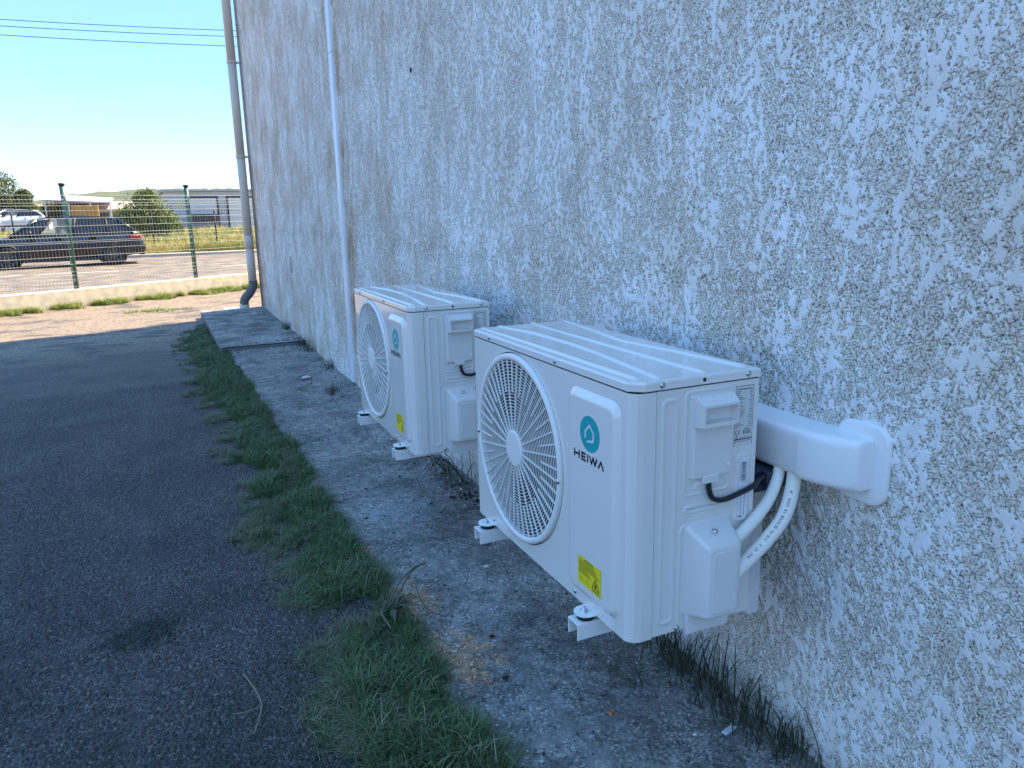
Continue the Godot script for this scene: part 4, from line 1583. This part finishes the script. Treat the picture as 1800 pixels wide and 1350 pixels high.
	for sx in [1.35, 2.25]:
		for s in [-0.38, 0.38]:
			st = new_st(true)
			taper(st, Transform3D(Basis(Vector3(0, 0, 1), Vector3(0, 1, 0), Vector3(1, 0, 0)), Vector3(sx - 0.1, 0.75, s)), Rect2(-0.23, -0.2, 0.46, 0.62), Rect2(-0.2, -0.2, 0.40, 0.58), 0.14, 0.08, 0.03)
			part(st, "seat", trim, c)
	return c

func house(label: String, at: Vector3, w: float, dep: float, h: float, wallc: Color, roofc: Color) -> void:
	var b := thing("house", label, "house", at, "far houses")
	box_part(Vector3(-w / 2, -0.5, -dep / 2), Vector3(w / 2, h, dep / 2), "wall", mat(wallc, 0.9), b, 0.03)
	var st := new_st()
	var e := 0.4
	var r := h + w * 0.17
	quad(st, Vector3(-w / 2 - e, h - 0.05, dep / 2 + e), Vector3(w / 2 + e, h - 0.05, dep / 2 + e), Vector3(w / 2 + e, r, 0), Vector3(-w / 2 - e, r, 0))
	quad(st, Vector3(-w / 2 - e, h - 0.05, -dep / 2 - e), Vector3(w / 2 + e, h - 0.05, -dep / 2 - e), Vector3(w / 2 + e, r, 0), Vector3(-w / 2 - e, r, 0))
	for s in [-1.0, 1.0]:
		tri(st, Vector3(s * w / 2, h - 0.05, dep / 2), Vector3(s * w / 2, h - 0.05, -dep / 2), Vector3(s * w / 2, r - 0.05, 0))
	part(st, "roof", mat(roofc, 0.85), b)
	for k in 3:
		box_part(Vector3(-w * 0.35 + k * w * 0.28, h * 0.35, dep / 2 - 0.02), Vector3(-w * 0.35 + k * w * 0.28 + 0.9, h * 0.35 + 1.2, dep / 2 + 0.04), "window", mat(lin(0.06, 0.07, 0.08), 0.2), b, 0.01)

func build_background() -> void:
	# the dark estate driving by
	make_car("dark blue estate car driving left along the road behind the fence", lin(0.006, 0.008, 0.014), Vector3(-1.62, -0.13, -27.1), PI + 0.10)
	make_car("white hatchback parked in the field with its red tail lamp showing", lin(0.72, 0.72, 0.72), Vector3(-8.6, 0.55, -70.0), PI + 0.15)
	make_car("pale blue grey car parked at the left edge beyond the road", lin(0.22, 0.26, 0.36), Vector3(-10.6, 0.50, -63.0), PI + 0.05)
	make_car("silver car parked behind the white hatchback in the field", lin(0.45, 0.46, 0.48), Vector3(-10.4, 0.70, -78.0), PI + 0.1)
	# second fence, dark posts beyond the road
	var f2 := thing("field_fence", "thin dark fence posts and wires beyond the road", "fence", Vector3(0, 0, -33.2))
	for k in range(-6, 6):
		var x := -1.24 + k * 2.29
		var st := new_st(true)
		tube(st, PackedVector3Array([Vector3(x, -0.1, 0), Vector3(x, 1.5, 0)]), 0.03, 8)
		part(st, "post", M.dark, f2)
	for yy in [0.35, 0.75, 1.15, 1.45]:
		var st := new_st(true)
		tube(st, PackedVector3Array([Vector3(-15, yy, 0.03), Vector3(11.5, yy, 0.03)]), 0.006, 5)
		part(st, "wire", M.dark, f2)
	# grey industrial shed on the right
	var wh := thing("grey_warehouse", "low grey metal warehouse with two pale roller doors", "warehouse", Vector3(0, 0, -52))
	var clad := mat(lin(0.42, 0.43, 0.47), 0.5)
	box_part(Vector3(-0.4, -0.4, -14), Vector3(26, 2.72, -0.03), "wall_core", clad, wh, 0.02)
	for k in 9:
		box_part(Vector3(-0.42, -0.3 + k * 0.335, -0.028), Vector3(26, -0.3 + k * 0.335 + 0.325, 0.012 if k % 2 == 0 else 0.03), "cladding_board", clad, wh, 0.012)
	box_part(Vector3(-0.6, 2.72, -14.2), Vector3(26.2, 2.82, 0.18), "roof_edge", mat(lin(0.33, 0.40, 0.46), 0.5), wh, 0.02)
	var sl := new_st()
	quad(sl, Vector3(-0.6, 2.825, 0.18), Vector3(26.2, 2.825, 0.18), Vector3(26.2, 3.05, -14), Vector3(-0.6, 3.05, -14))
	part(sl, "roof", mat(lin(0.33, 0.40, 0.46), 0.5), wh)
	for x in [0.95, 3.25, 5.6]:
		var door := box_part(Vector3(x, 0.45, 0.034), Vector3(x + 1.62, 2.32, 0.06), "roller_door", mat(lin(0.58, 0.58, 0.57), 0.5), wh, 0.005)
		box_part(Vector3(x - 0.09, 0.40, 0.032), Vector3(x - 0.002, 2.42, 0.10), "door_frame", M.dark, door, 0.004)
		box_part(Vector3(x + 1.622, 0.40, 0.032), Vector3(x + 1.71, 2.42, 0.10), "door_frame", M.dark, door, 0.004)
		box_part(Vector3(x, 2.325, 0.032), Vector3(x + 1.62, 2.42, 0.10), "door_frame", M.dark, door, 0.004)
	var sk := thing("dark_crates", "dark stack of low crates before the left roller door", "crates", Vector3(1.6, 0.32, -51.3))
	for k in 4:
		box_part(Vector3(-0.85 + k * 0.44, 0.5, 0), Vector3(-0.85 + k * 0.44 + 0.42, 1.05, 0.5), "crate", mat(lin(0.025, 0.03, 0.045), 0.6), sk, 0.01)
		box_part(Vector3(-0.85 + k * 0.44, -0.1, 0), Vector3(-0.85 + k * 0.44 + 0.42, 0.49, 0.5), "crate", mat(lin(0.16, 0.165, 0.19), 0.6), sk, 0.01)
	# open shed with stacked timber
	var sd := thing("open_shed", "open storage shed with a low pitched roof and pale posts", "shed", Vector3(-5.9, 0.0, -84))
	var shr := new_st()
	quad(shr, Vector3(-4.2, 3.0, 0), Vector3(1.35, 2.72, 0), Vector3(1.35, 3.3, -9), Vector3(-4.2, 3.7, -9))
	quad(shr, Vector3(-4.2, 2.88, 0), Vector3(1.35, 2.60, 0), Vector3(1.35, 3.18, -9), Vector3(-4.2, 3.58, -9))
	quad(shr, Vector3(-4.2, 2.88, 0), Vector3(1.35, 2.60, 0), Vector3(1.35, 2.72, 0), Vector3(-4.2, 3.0, 0))
	part(shr, "roof", mat(lin(0.42, 0.38, 0.40), 0.7), sd)
	box_part(Vector3(-4.2, -0.3, -9), Vector3(1.35, 3.2, -8.8), "back_wall", mat(lin(0.20, 0.12, 0.10), 0.8), sd, 0.02)
	for x in [-4.1, -2.2, -0.4, 1.25]:
		box_part(Vector3(x - 0.06, -0.3, -0.2), Vector3(x + 0.06, 2.66, -0.05), "post", mat(lin(0.62, 0.62, 0.6), 0.6), sd, 0.01)
	var tw := thing("timber_stack", "orange brown stack of boards in the open shed", "timber stack", Vector3(-6.6, 0.4, -82.5))
	for k in 7:
		box_part(Vector3(-1.2 + k * 0.32, -0.4, -0.5), Vector3(-1.2 + k * 0.32 + 0.30, 2.0 - 0.03 * (k % 3), 0.5), "board", mat(lin(0.50 + 0.03 * (k % 3), 0.26, 0.07), 0.8), tw, 0.01)
	house("cream house with a pale ribbed roof behind the bush", Vector3(-4.3, -0.3, -92), 4.6, 6.0, 2.45, lin(0.62, 0.52, 0.46), lin(0.60, 0.46, 0.40))
	house("small far house with a red tiled roof left of the post", Vector3(-14.5, 0.4, -150), 6.0, 6.0, 2.2, lin(0.7, 0.64, 0.56), lin(0.48, 0.22, 0.13))
	house("white far house beside the shed at the hill foot", Vector3(-17.5, 0.3, -130), 6.0, 6.0, 2.0, lin(0.75, 0.73, 0.70), lin(0.50, 0.30, 0.20))
	# bush and trees
	tree("round_bush", "round green bush standing between the car and the warehouse", Vector3(-1.45, 0.1, -38.5), 2.0,
		[[Vector3(0, 1.25, 0), Vector3(1.1, 0.95, 1.0)], [Vector3(-0.6, 0.9, 0.2), Vector3(0.75, 0.7, 0.7)], [Vector3(0.65, 0.85, 0.1), Vector3(0.75, 0.75, 0.7)], [Vector3(0.1, 1.85, 0), Vector3(0.5, 0.5, 0.5)], [Vector3(0.9, 0.5, 0.3), Vector3(0.6, 0.5, 0.5)]], 12000, 0.075, lin(0.10, 0.14, 0.035), 81)
	tree("pine_tree", "bushy pine tree at the left edge beyond the parked cars", Vector3(-13.0, 0.3, -80), 4.6,
		[[Vector3(0, 3.6, 0), Vector3(1.7, 1.4, 1.5)], [Vector3(-1.0, 2.6, 0.3), Vector3(1.5, 1.2, 1.3)], [Vector3(1.2, 2.3, 0), Vector3(1.3, 0.9, 1.1)], [Vector3(1.9, 2.9, 0.2), Vector3(0.7, 0.6, 0.6)], [Vector3(2.2, 1.6, 0.2), Vector3(0.9, 0.7, 0.7)]], 9000, 0.14, lin(0.075, 0.095, 0.03), 82)
	tree("olive_tree", "pale green low tree between the pine and the shed", Vector3(-9.4, 0.5, -88), 2.2,
		[[Vector3(0, 1.6, 0), Vector3(1.6, 0.8, 1.0)], [Vector3(-1.3, 1.3, 0), Vector3(1.2, 0.7, 0.8)], [Vector3(1.3, 1.2, 0), Vector3(1.0, 0.6, 0.8)]], 4500, 0.13, lin(0.16, 0.18, 0.06), 83)
	# hill on the horizon, wooded
	var nh := noise(91, 0.004, FastNoiseLite.TYPE_SIMPLEX, 4)
	var nt := noise(92, 0.06, FastNoiseLite.TYPE_SIMPLEX, 3)
	var hx := steps(-420.0, 420.0, func(_p): return 4.0)
	var hz := steps(-560.0, -900.0, func(_p): return 20.0)
	var hm := mat(Color.WHITE, 1.0)
	hm.vertex_color_use_as_albedo = true
	var hill := grid_mesh(hx, hz,
		func(x, z):
			var t := smoothstep(-560.0, -720.0, z)
			return -1.0 + t * (23.0 + nh.get_noise_2d(x, z) * 5.0 - 7.0 * smoothstep(-45.0, -95.0, x)) + t * nt.get_noise_2d(x, z) * 1.6,
		func(x, z):
			var t := clampf(0.5 + nt.get_noise_2d(x, z), 0.0, 1.0)
			return Color(0.05, 0.075, 0.05).lerp(Color(0.10, 0.11, 0.06), t), 10.0)
	var ho := put(hill, "hills", hm, self)
	ho.set_meta("kind", "structure")
	# overhead wires between two poles outside the picture
	var names := ["topmost of the three overhead wires crossing the sky", "middle of the three overhead wires crossing the sky", "lowest of the three overhead wires crossing the sky"]
	var hs := [[7.364, 7.515], [7.147, 7.296], [6.864, 6.963]]
	for k in 3:
		var w := thing("overhead_wire", names[k], "wire", Vector3(0, 0, -30), "overhead wires")
		var pts := PackedVector3Array()
		for i in 33:
			var x := -27.0 + 46.0 * i / 32.0
			var a: float = hs[k][0]
			var b: float = hs[k][1]
			var t := (x + 4.85) / 6.55
			pts.append(Vector3(x, lerpf(a, b, t) + 0.0022 * (x + 4.85) * (x - 1.70), 0.12 * k))
		var st := new_st(true)
		tube(st, pts, 0.010, 6)
		part(st, "strand", M.dark, w)
	# dry grass of the verge
	var r2 := RandomNumberGenerator.new()
	r2.seed = 44
	var vm := mat(Color.WHITE, 0.85)
	vm.vertex_color_use_as_albedo = true
	vm.backlight_enabled = true
	vm.backlight = Color(0.3, 0.3, 0.12)
	var mm := MultiMesh.new()
	mm.transform_format = MultiMesh.TRANSFORM_3D
	mm.use_colors = true
	mm.mesh = tuft_mesh(26, 0.34, 0.012, 0.5, 1)
	mm.instance_count = 6500
	for i in 6500:
		var z := -30.9 - 16.0 * pow(r2.randf(), 1.6)
		var x := lerpf(-11.0, 8.0, r2.randf())
		var s := 0.5 + r2.randf() * 0.9
		var b := Basis(Vector3.UP, r2.randf() * TAU).scaled(Vector3(s, s * (0.7 + r2.randf() * 0.7), s))
		mm.set_instance_transform(i, Transform3D(b, Vector3(x, verge_y(z) - 0.04, z)))
		var t := clampf(0.45 + sin(x * 0.9 + z) * 0.25 + r2.randfn() * 0.25, 0.0, 1.0)
		mm.set_instance_color(i, Color(0.55, 0.45, 0.17).lerp(Color(0.20, 0.26, 0.05), t))
	var mi := MultiMeshInstance3D.new()
	mi.name = "verge_grass"
	mi.multimesh = mm
	mi.material_override = vm
	mi.set_meta("kind", "stuff")
	tag(mi, "tall yellow green dry grass on the verge beyond the road", "grass")
	add_child(mi)

# ---------------------------------------------------------------- plants
func tuft_mesh(blades: int, h: float, w: float, lean: float, seed_: int) -> ArrayMesh:
	var r2 := RandomNumberGenerator.new()
	r2.seed = seed_
	var st := new_st()
	st.set_color(Color.WHITE)
	for i in blades:
		var a := r2.randf() * TAU
		var d := Vector3(cos(a), 0, sin(a))
		var q := Vector3(-d.z, 0, d.x).rotated(Vector3.UP, r2.randf_range(-0.8, 0.8))
		var base := Vector3(r2.randfn() * 0.14, 0, r2.randfn() * 0.14) * h * 1.6
		var hh := h * r2.randf_range(0.45, 1.0)
		var ln := lean * hh * r2.randf_range(0.1, 1.3)
		var p0 := base
		var p1 := base + Vector3(0, hh * 0.45, 0) + d * ln * 0.2
		var p2 := base + Vector3(0, hh * 0.82, 0) + d * ln * 0.55
		var p3 := base + Vector3(0, hh * (1.0 - 0.25 * lean * r2.randf()), 0) + d * ln
		var ww := w * r2.randf_range(0.7, 1.2) * 0.5
		quad(st, p0 - q * ww, p1 - q * ww * 0.9, p1 + q * ww * 0.9, p0 + q * ww)
		quad(st, p1 - q * ww * 0.9, p2 - q * ww * 0.6, p2 + q * ww * 0.6, p1 + q * ww * 0.9)
		tri(st, p2 - q * ww * 0.6, p3, p2 + q * ww * 0.6)
	return done(st)

func lookup(tab: Array, z: float) -> float:
	if z > tab[0][0]: return tab[0][1]
	for i in tab.size() - 1:
		if z <= tab[i][0] and z > tab[i + 1][0]:
			var t := inverse_lerp(tab[i][0], tab[i + 1][0], z)
			return lerpf(tab[i][1], tab[i + 1][1], t)
	return tab[-1][1]

func grass_mat() -> StandardMaterial3D:
	var gm := mat(Color.WHITE, 0.55)
	gm.vertex_color_use_as_albedo = true
	gm.backlight_enabled = true
	gm.backlight = Color(0.35, 0.4, 0.15)
	return gm

func scatter(called: String, label: String, mesh: Mesh, xf: Array, cols: Array, m: Material, category := "grass") -> void:
	var mm := MultiMesh.new()
	mm.transform_format = MultiMesh.TRANSFORM_3D
	mm.use_colors = true
	mm.mesh = mesh
	mm.instance_count = xf.size()
	for i in xf.size():
		mm.set_instance_transform(i, xf[i])
		mm.set_instance_color(i, cols[i])
	var mi := MultiMeshInstance3D.new()
	mi.name = numbered(called)
	mi.multimesh = mm
	mi.material_override = m
	mi.set_meta("kind", "stuff")
	tag(mi, label, category)
	add_child(mi)

func build_grass() -> void:
	var gm := grass_mat()
	var L := [[0.0, -1.05], [-1.57, -1.0], [-2.0, -1.0], [-2.27, -0.93], [-2.48, -1.02], [-2.76, -1.0], [-3.05, -1.13], [-3.3, -0.97], [-3.59, -1.09], [-3.86, -0.93], [-4.17, -1.12], [-4.7, -0.99], [-5.96, -1.16], [-6.9, -1.12], [-8.6, -1.2], [-9.9, -1.0], [-10.25, -0.86]]
	var Rr := [[0.0, -0.66], [-1.41, -0.665], [-1.59, -0.71], [-1.87, -0.68], [-2.26, -0.66], [-2.65, -0.68], [-3.16, -0.70], [-4.03, -0.675], [-4.83, -0.71], [-6.38, -0.72], [-7.9, -0.745], [-10.25, -0.78]]
	var nd := noise(101, 3.2, FastNoiseLite.TYPE_SIMPLEX, 3)
	var np := noise(102, 1.4, FastNoiseLite.TYPE_SIMPLEX, 2)
	var meshes := [tuft_mesh(20, 0.048, 0.0028, 1.5, 11), tuft_mesh(16, 0.032, 0.0025, 2.6, 12), tuft_mesh(12, 0.078, 0.0030, 1.3, 13)]
	var X := [[], [], []]
	var C := [[], [], []]
	var r2 := RandomNumberGenerator.new()
	r2.seed = 21
	var tries := 21000
	for i in tries:
		var z := -0.9 - 9.35 * pow(r2.randf(), 1.35)
		var xl := lookup(L, z)
		var xr := lookup(Rr, z)
		var t := pow(r2.randf(), 0.75)
		var x := lerpf(xl - 0.05, xr + 0.025, t)
		var edge := minf((x - xl) / 0.22, (xr + 0.025 - x) / 0.05)
		var dens := clampf(edge, 0.0, 1.0) + nd.get_noise_2d(x, z) * 1.25 + 0.02
		if dens < r2.randf() * 0.85: continue
		# bare sandy spot beside the uprooted weed
		if Vector2(x + 0.79, (z + 2.30) * 0.8).length() < 0.075: continue
		var k := 0
		if edge < 0.45: k = 1
		elif r2.randf() < 0.30: k = 2
		var s := r2.randf_range(0.55, 1.15) * (0.75 + 0.35 * clampf(np.get_noise_2d(x, z) + 0.5, 0.0, 1.0))
		if z > -2.0: s *= 1.12
		var b := Basis(Vector3.UP, r2.randf() * TAU) * Basis(Vector3.RIGHT, r2.randfn() * 0.18)
		var y := yard_y(z) - 0.004
		X[k].append(Transform3D(b.scaled(Vector3.ONE * s), Vector3(x, y, z)))
		var dry := clampf(r2.randfn() * 0.16 + 0.10 + (0.30 if k == 1 else 0.0) - np.get_noise_2d(x * 2.0, z * 2.0) * 0.25, 0.0, 1.0)
		var g := Color(0.022, 0.068, 0.013).lerp(Color(0.072, 0.160, 0.028), pow(r2.randf(), 1.7))
		if r2.randf() < 0.07: dry = 1.0
		C[k].append(g.lerp(Color(0.26, 0.24, 0.15), dry * 0.85))
	var lab := ["green grass strip growing between asphalt and concrete slab", "short paler grass creeping from the strip onto the asphalt", "taller green grass blades standing in the strip"]
	for k in 3: scatter("grass_strip", lab[k], meshes[k], X[k], C[k], gm)
	# grass at the foot of the low wall and a patch in the yard
	var X2 := []
	var C2 := []
	var A := Vector3(-3.30, 0.0, -13.15)
	var d := (Vector3(0.20, 0.0, -15.10) - A).normalized()
	var nrm := Vector3(-d.z, 0, d.x)
	if nrm.z < 0: nrm = -nrm
	for i in 2600:
		var s := r2.randf_range(-0.4, 4.4)
		var out := absf(r2.randfn()) * 0.16
		var p := A + d * s + nrm * (0.03 + out)
		if nd.get_noise_2d(s * 0.45, 7.0) + 0.20 < out * 1.5: continue
		p.y = yard_y(p.z) - 0.005
		X2.append(Transform3D(Basis(Vector3.UP, r2.randf() * TAU).scaled(Vector3(1.0, r2.randf_range(0.9, 1.8), 1.0) * r2.randf_range(0.8, 1.7)), p))
		C2.append(Color(0.13, 0.22, 0.03).lerp(Color(0.34, 0.32, 0.09), clampf(r2.randfn() * 0.25 + 0.3, 0.0, 1.0)))
	for i in 160:
		var p := Vector3(-1.35 + r2.randfn() * 0.20, 0, -12.3 + r2.randfn() * 0.10)
		p.y = yard_y(p.z) - 0.005
		X2.append(Transform3D(Basis(Vector3.UP, r2.randf() * TAU).scaled(Vector3.ONE * r2.randf_range(0.5, 0.9)), p))
		C2.append(Color(0.16, 0.24, 0.03))
	scatter("sunlit_grass", "bright sunlit grass along the foot of the low cream wall", meshes[0], X2, C2, gm)
	# weeds along the wall foot: each clump a plant
	var spots := [
		[-0.035, -1.60, 0.16, "dark thin weed clump at the wall foot under the nearest unit"],
		[-0.045, -1.47, 0.22, "taller dark weed clump at the wall foot right of the valve cover"],
		[-0.050, -1.36, 0.24, "densest dark weed clump at the wall foot near the slab corner"],
		[-0.040, -1.24, 0.20, "spiky dark weed at the wall foot beside the white plastic scrap"],
		[-0.030, -1.13, 0.15, "low dark weed at the wall foot nearest the lower edge of the picture"],
		[-0.055, -3.20, 0.30, "twiggy brown green weed at the wall foot between the two units"],
		[-0.070, -3.42, 0.22, "smaller twiggy weed at the wall foot under the farther unit"],
		[-0.210, -5.40, 0.12, "small weed tuft on the slab left of the farther unit"],
		[-0.030, -6.35, 0.14, "brown weed at the wall foot left of the joint strip"],
		[-0.030, -7.25, 0.20, "weed fringe at the wall foot just before the slab step"],
		[-0.030, -7.60, 0.18, "green weed at the wall foot beside the slab step"],
		[-0.030, -8.60, 0.16, "small weed at the wall foot on the far slab"],
	]
	for i in spots.size():
		var q: Array = spots[i]
		var w := thing("weed_clump", q[3], "weed", Vector3(q[0], -0.012 if q[1] > -7.7 else 0.024, q[1]), "weeds along the wall foot")
		var h: float = q[2]
		var twig := i == 5 or i == 6
		for k in 3:
			var ms := tuft_mesh(22 if not twig else 12, h * (1.0 - 0.2 * k), 0.0034, 0.8 if not twig else 1.3, 200 + i * 5 + k)
			var cm := mat(lin(0.020, 0.034, 0.012).lerp(lin(0.10, 0.075, 0.035), 0.25 * k + (0.4 if twig else 0.0)), 0.7)
			var o := put(ms, "leaves", cm, w)
			o.position = Vector3(-0.012 * k, 0, (k - 1) * 0.045)
		if twig:
			for k in 6:
				var st := new_st(true)
				var a := r2.randf() * TAU
				tube(st, curve([Vector3.ZERO, Vector3(-absf(cos(a)) * 0.06, h * 0.35, sin(a) * 0.07), Vector3(-absf(cos(a)) * 0.13, h * 0.55, sin(a) * 0.17), Vector3(-absf(cos(a)) * 0.22, h * 0.45, sin(a) * 0.26)], 10), [0.0022, 0.002, 0.002, 0.0018, 0.0017, 0.0016, 0.0015, 0.0013, 0.0012, 0.001, 0.0008], 5)
				part(st, "stem", mat(lin(0.06, 0.045, 0.03), 0.9), w)

# ---------------------------------------------------------------- small things on the ground
func stone_mesh(seed_: int) -> ArrayMesh:
	var r2 := RandomNumberGenerator.new()
	r2.seed = seed_
	var st := new_st()
	var loops := []
	for s in [[0.25, -0.45], [0.85, -0.25], [1.0, 0.1], [0.7, 0.42], [0.2, 0.55]]:
		var l := PackedVector3Array()
		for i in 7:
			var a := TAU * i / 7
			var rr2: float = s[0] * r2.randf_range(0.75, 1.15)
			l.append(Vector3(cos(a) * rr2, s[1], sin(a) * rr2 * 0.75))
		loops.append(l)
	skin(st, loops, true, true)
	return done(st)

func build_bits() -> void:
	var r2 := RandomNumberGenerator.new()
	r2.seed = 77
	var sm := mat(Color.WHITE, 0.85)
	sm.vertex_color_use_as_albedo = true
	var X := []
	var C := []
	for i in 900:
		var z := -0.95 - 9.8 * pow(r2.randf(), 1.6)
		var x := -0.02 - 0.68 * pow(r2.randf(), 0.8)
		var s := 0.0018 + 0.004 * pow(r2.randf(), 4.0)
		if z < -3.0: s *= 1.5
		X.append(Transform3D(Basis(Vector3.UP, r2.randf() * TAU).scaled(Vector3.ONE * s), Vector3(x, (0.03 if z < -7.7 else 0.0) + s * 0.3, z)))
		if r2.randf() < 0.5: C.append(Color(0.45, 0.43, 0.40) * r2.randf_range(0.7, 1.4))
		else: C.append(Color(0.02, 0.018, 0.016))
	for i in 260:
		# grit gathered at the wall foot and at the slab step
		var z := -7.75 + r2.randfn() * 0.12 if i < 70 else -2.9 - absf(r2.randfn()) * 0.5
		var x := -0.3 + r2.randfn() * 0.2 if i < 70 else -0.03 - absf(r2.randfn()) * 0.08
		x = clampf(x, -0.7, -0.01)
		if z < -7.66 and z > -7.75: z = -7.62
		var s := 0.004 + 0.006 * pow(r2.randf(), 2.0)
		X.append(Transform3D(Basis(Vector3.UP, r2.randf() * TAU).scaled(Vector3.ONE * s), Vector3(x, (0.03 if z < -7.7 else 0.0) + s * 0.3, z)))
		C.append(Color(0.025, 0.02, 0.018) if r2.randf() < 0.8 else Color(0.5, 0.48, 0.45))
	scatter("grit", "loose pale and dark grit lying on the concrete slab", stone_mesh(5), X, C, sm, "grit")
	# larger pieces one can point to
	var big := [
		[-0.304, -2.364, 0.010, lin(0.62, 0.60, 0.56), "pale pebble on the slab left of the nearest unit"],
		[-0.225, -2.55, 0.012, lin(0.25, 0.23, 0.23), "grey brown pebble on the slab beside the far bracket"],
		[-0.16, -2.62, 0.009, lin(0.7, 0.69, 0.66), "white chip on the slab below the far bracket"],
		[-0.52, -1.72, 0.009, lin(0.02, 0.018, 0.017), "dark round dropping on the slab right of the sandy patch"],
		[-0.47, -1.93, 0.008, lin(0.02, 0.018, 0.018), "dark small dropping on the slab above the sandy patch"],
		[-0.20, -1.30, 0.006, lin(0.7, 0.69, 0.66), "white chip on the slab left of the plastic scrap"],
		[-0.30, -6.0, 0.03, lin(0.6, 0.58, 0.55), "broken white mortar piece on the slab before the farther unit"],
	]
	for q in big:
		var p := thing("pebble", q[4], "pebble", Vector3(q[0], float(q[2]) * 0.35, q[1]), "loose pieces on the slab")
		var o := put(stone_mesh(int(-q[1] * 100.0)), "stone", mat(q[3], 0.85), p)
		o.scale = Vector3(1.3, 0.8, 1.0) * float(q[2])
	# copper curl, plastic scrap
	var cu := thing("copper_scrap", "small curl of copper scrap on the slab", "scrap", Vector3(-0.344, 0.006, -1.451))
	var st := new_st(true)
	var pts := PackedVector3Array()
	for i in 40:
		var a := i * 0.42
		pts.append(Vector3(cos(a) * 0.006, i * 0.00022, sin(a) * 0.006))
	tube(st, pts, 0.0016, 6)
	part(st, "curl", mat(lin(0.75, 0.30, 0.14), 0.25, 1.0), cu)
	var pl := thing("plastic_scrap", "small white rectangular plastic scrap on the slab near the wall", "scrap", Vector3(-0.118, 0.004, -1.272))
	pl.rotation.y = 0.25
	box_part(Vector3(-0.021, 0.0, -0.0075), Vector3(0.021, 0.0045, 0.0075), "plate", mat(lin(0.62, 0.64, 0.66), 0.4), pl, 0.001)
	box_part(Vector3(-0.019, 0.0046, -0.0060), Vector3(0.019, 0.0062, 0.0060), "raised_field", mat(lin(0.62, 0.64, 0.66), 0.4), pl, 0.001)
	# dry twig on the asphalt
	var tw := thing("dry_twig", "thin pale forked twig lying on the dark asphalt", "twig", Vector3(-1.16, 0.0, -1.90))
	var wood := mat(lin(0.22, 0.18, 0.13), 0.85)
	st = new_st(true)
	tube(st, curve([Vector3(-0.015, 0.006, -0.16), Vector3(0.005, 0.012, -0.06), Vector3(0.012, 0.010, 0.02), Vector3(-0.018, 0.004, 0.115)], 16), 0.0022, 6)
	part(st, "stem", wood, tw)
	st = new_st(true)
	tube(st, curve([Vector3(0.012, 0.009, 0.015), Vector3(-0.02, 0.007, 0.02), Vector3(-0.055, 0.004, 0.012)], 8), 0.0016, 6)
	part(st, "fork", wood, tw)
	# uprooted weed at the edge of the strip
	var uw := thing("uprooted_weed", "uprooted withered weed with long stalks lying across the sandy patch", "weed", Vector3(-0.72, 0.01, -2.20))
	var dw := mat(lin(0.085, 0.085, 0.05), 0.85)
	var stalks := [[Vector3(0, 0.01, 0), Vector3(0.06, 0.05, -0.07), Vector3(0.14, 0.05, -0.16), Vector3(0.21, 0.02, -0.24)], [Vector3(0, 0.01, 0), Vector3(0.05, 0.04, -0.03), Vector3(0.12, 0.05, -0.13), Vector3(0.19, 0.03, -0.22)], [Vector3(0.13, 0.05, -0.10), Vector3(0.11, 0.03, -0.01), Vector3(0.12, 0.015, 0.08), Vector3(0.16, 0.005, 0.12)], [Vector3(0, 0.01, 0), Vector3(-0.03, 0.03, 0.05), Vector3(-0.02, 0.01, 0.12)]]
	for q in stalks:
		st = new_st(true)
		tube(st, curve(q, 12), 0.0028, 6)
		part(st, "stalk", mat(lin(0.14, 0.125, 0.08), 0.85), uw)
	for i in 14:
		st = new_st(true)
		var a := r2.randf() * TAU
		var d := Vector3(cos(a), 0, sin(a))
		var q2 := Vector3(-d.z, 0, d.x)
		var ln := r2.randf_range(0.05, 0.11)
		var p0 := Vector3(0.02, 0.015, 0.01)
		var pm := p0 + d * ln * 0.5 + Vector3(0, r2.randf_range(0.01, 0.04), 0)
		var p1 := p0 + d * ln + Vector3(0, r2.randf_range(-0.01, 0.02), 0)
		tri(st, p0, pm - q2 * 0.008, pm + q2 * 0.008)
		tri(st, pm - q2 * 0.008, p1, pm + q2 * 0.008)
		part(st, "leaf", dw, uw)
	# splash plate under the downpipe
	var sp := thing("splash_plate", "thin pale plate on the slab under the downpipe shoe", "plate", Vector3(-0.30, 0.031, -10.84))
	box_part(Vector3(-0.22, 0.0, -0.10), Vector3(0.12, 0.010, 0.09), "plate_sheet", mat(lin(0.52, 0.52, 0.54), 0.6), sp, 0.003)
	box_part(Vector3(-0.22, 0.0105, -0.10), Vector3(0.12, 0.020, -0.085), "plate_rim", mat(lin(0.52, 0.52, 0.54), 0.6), sp, 0.002)
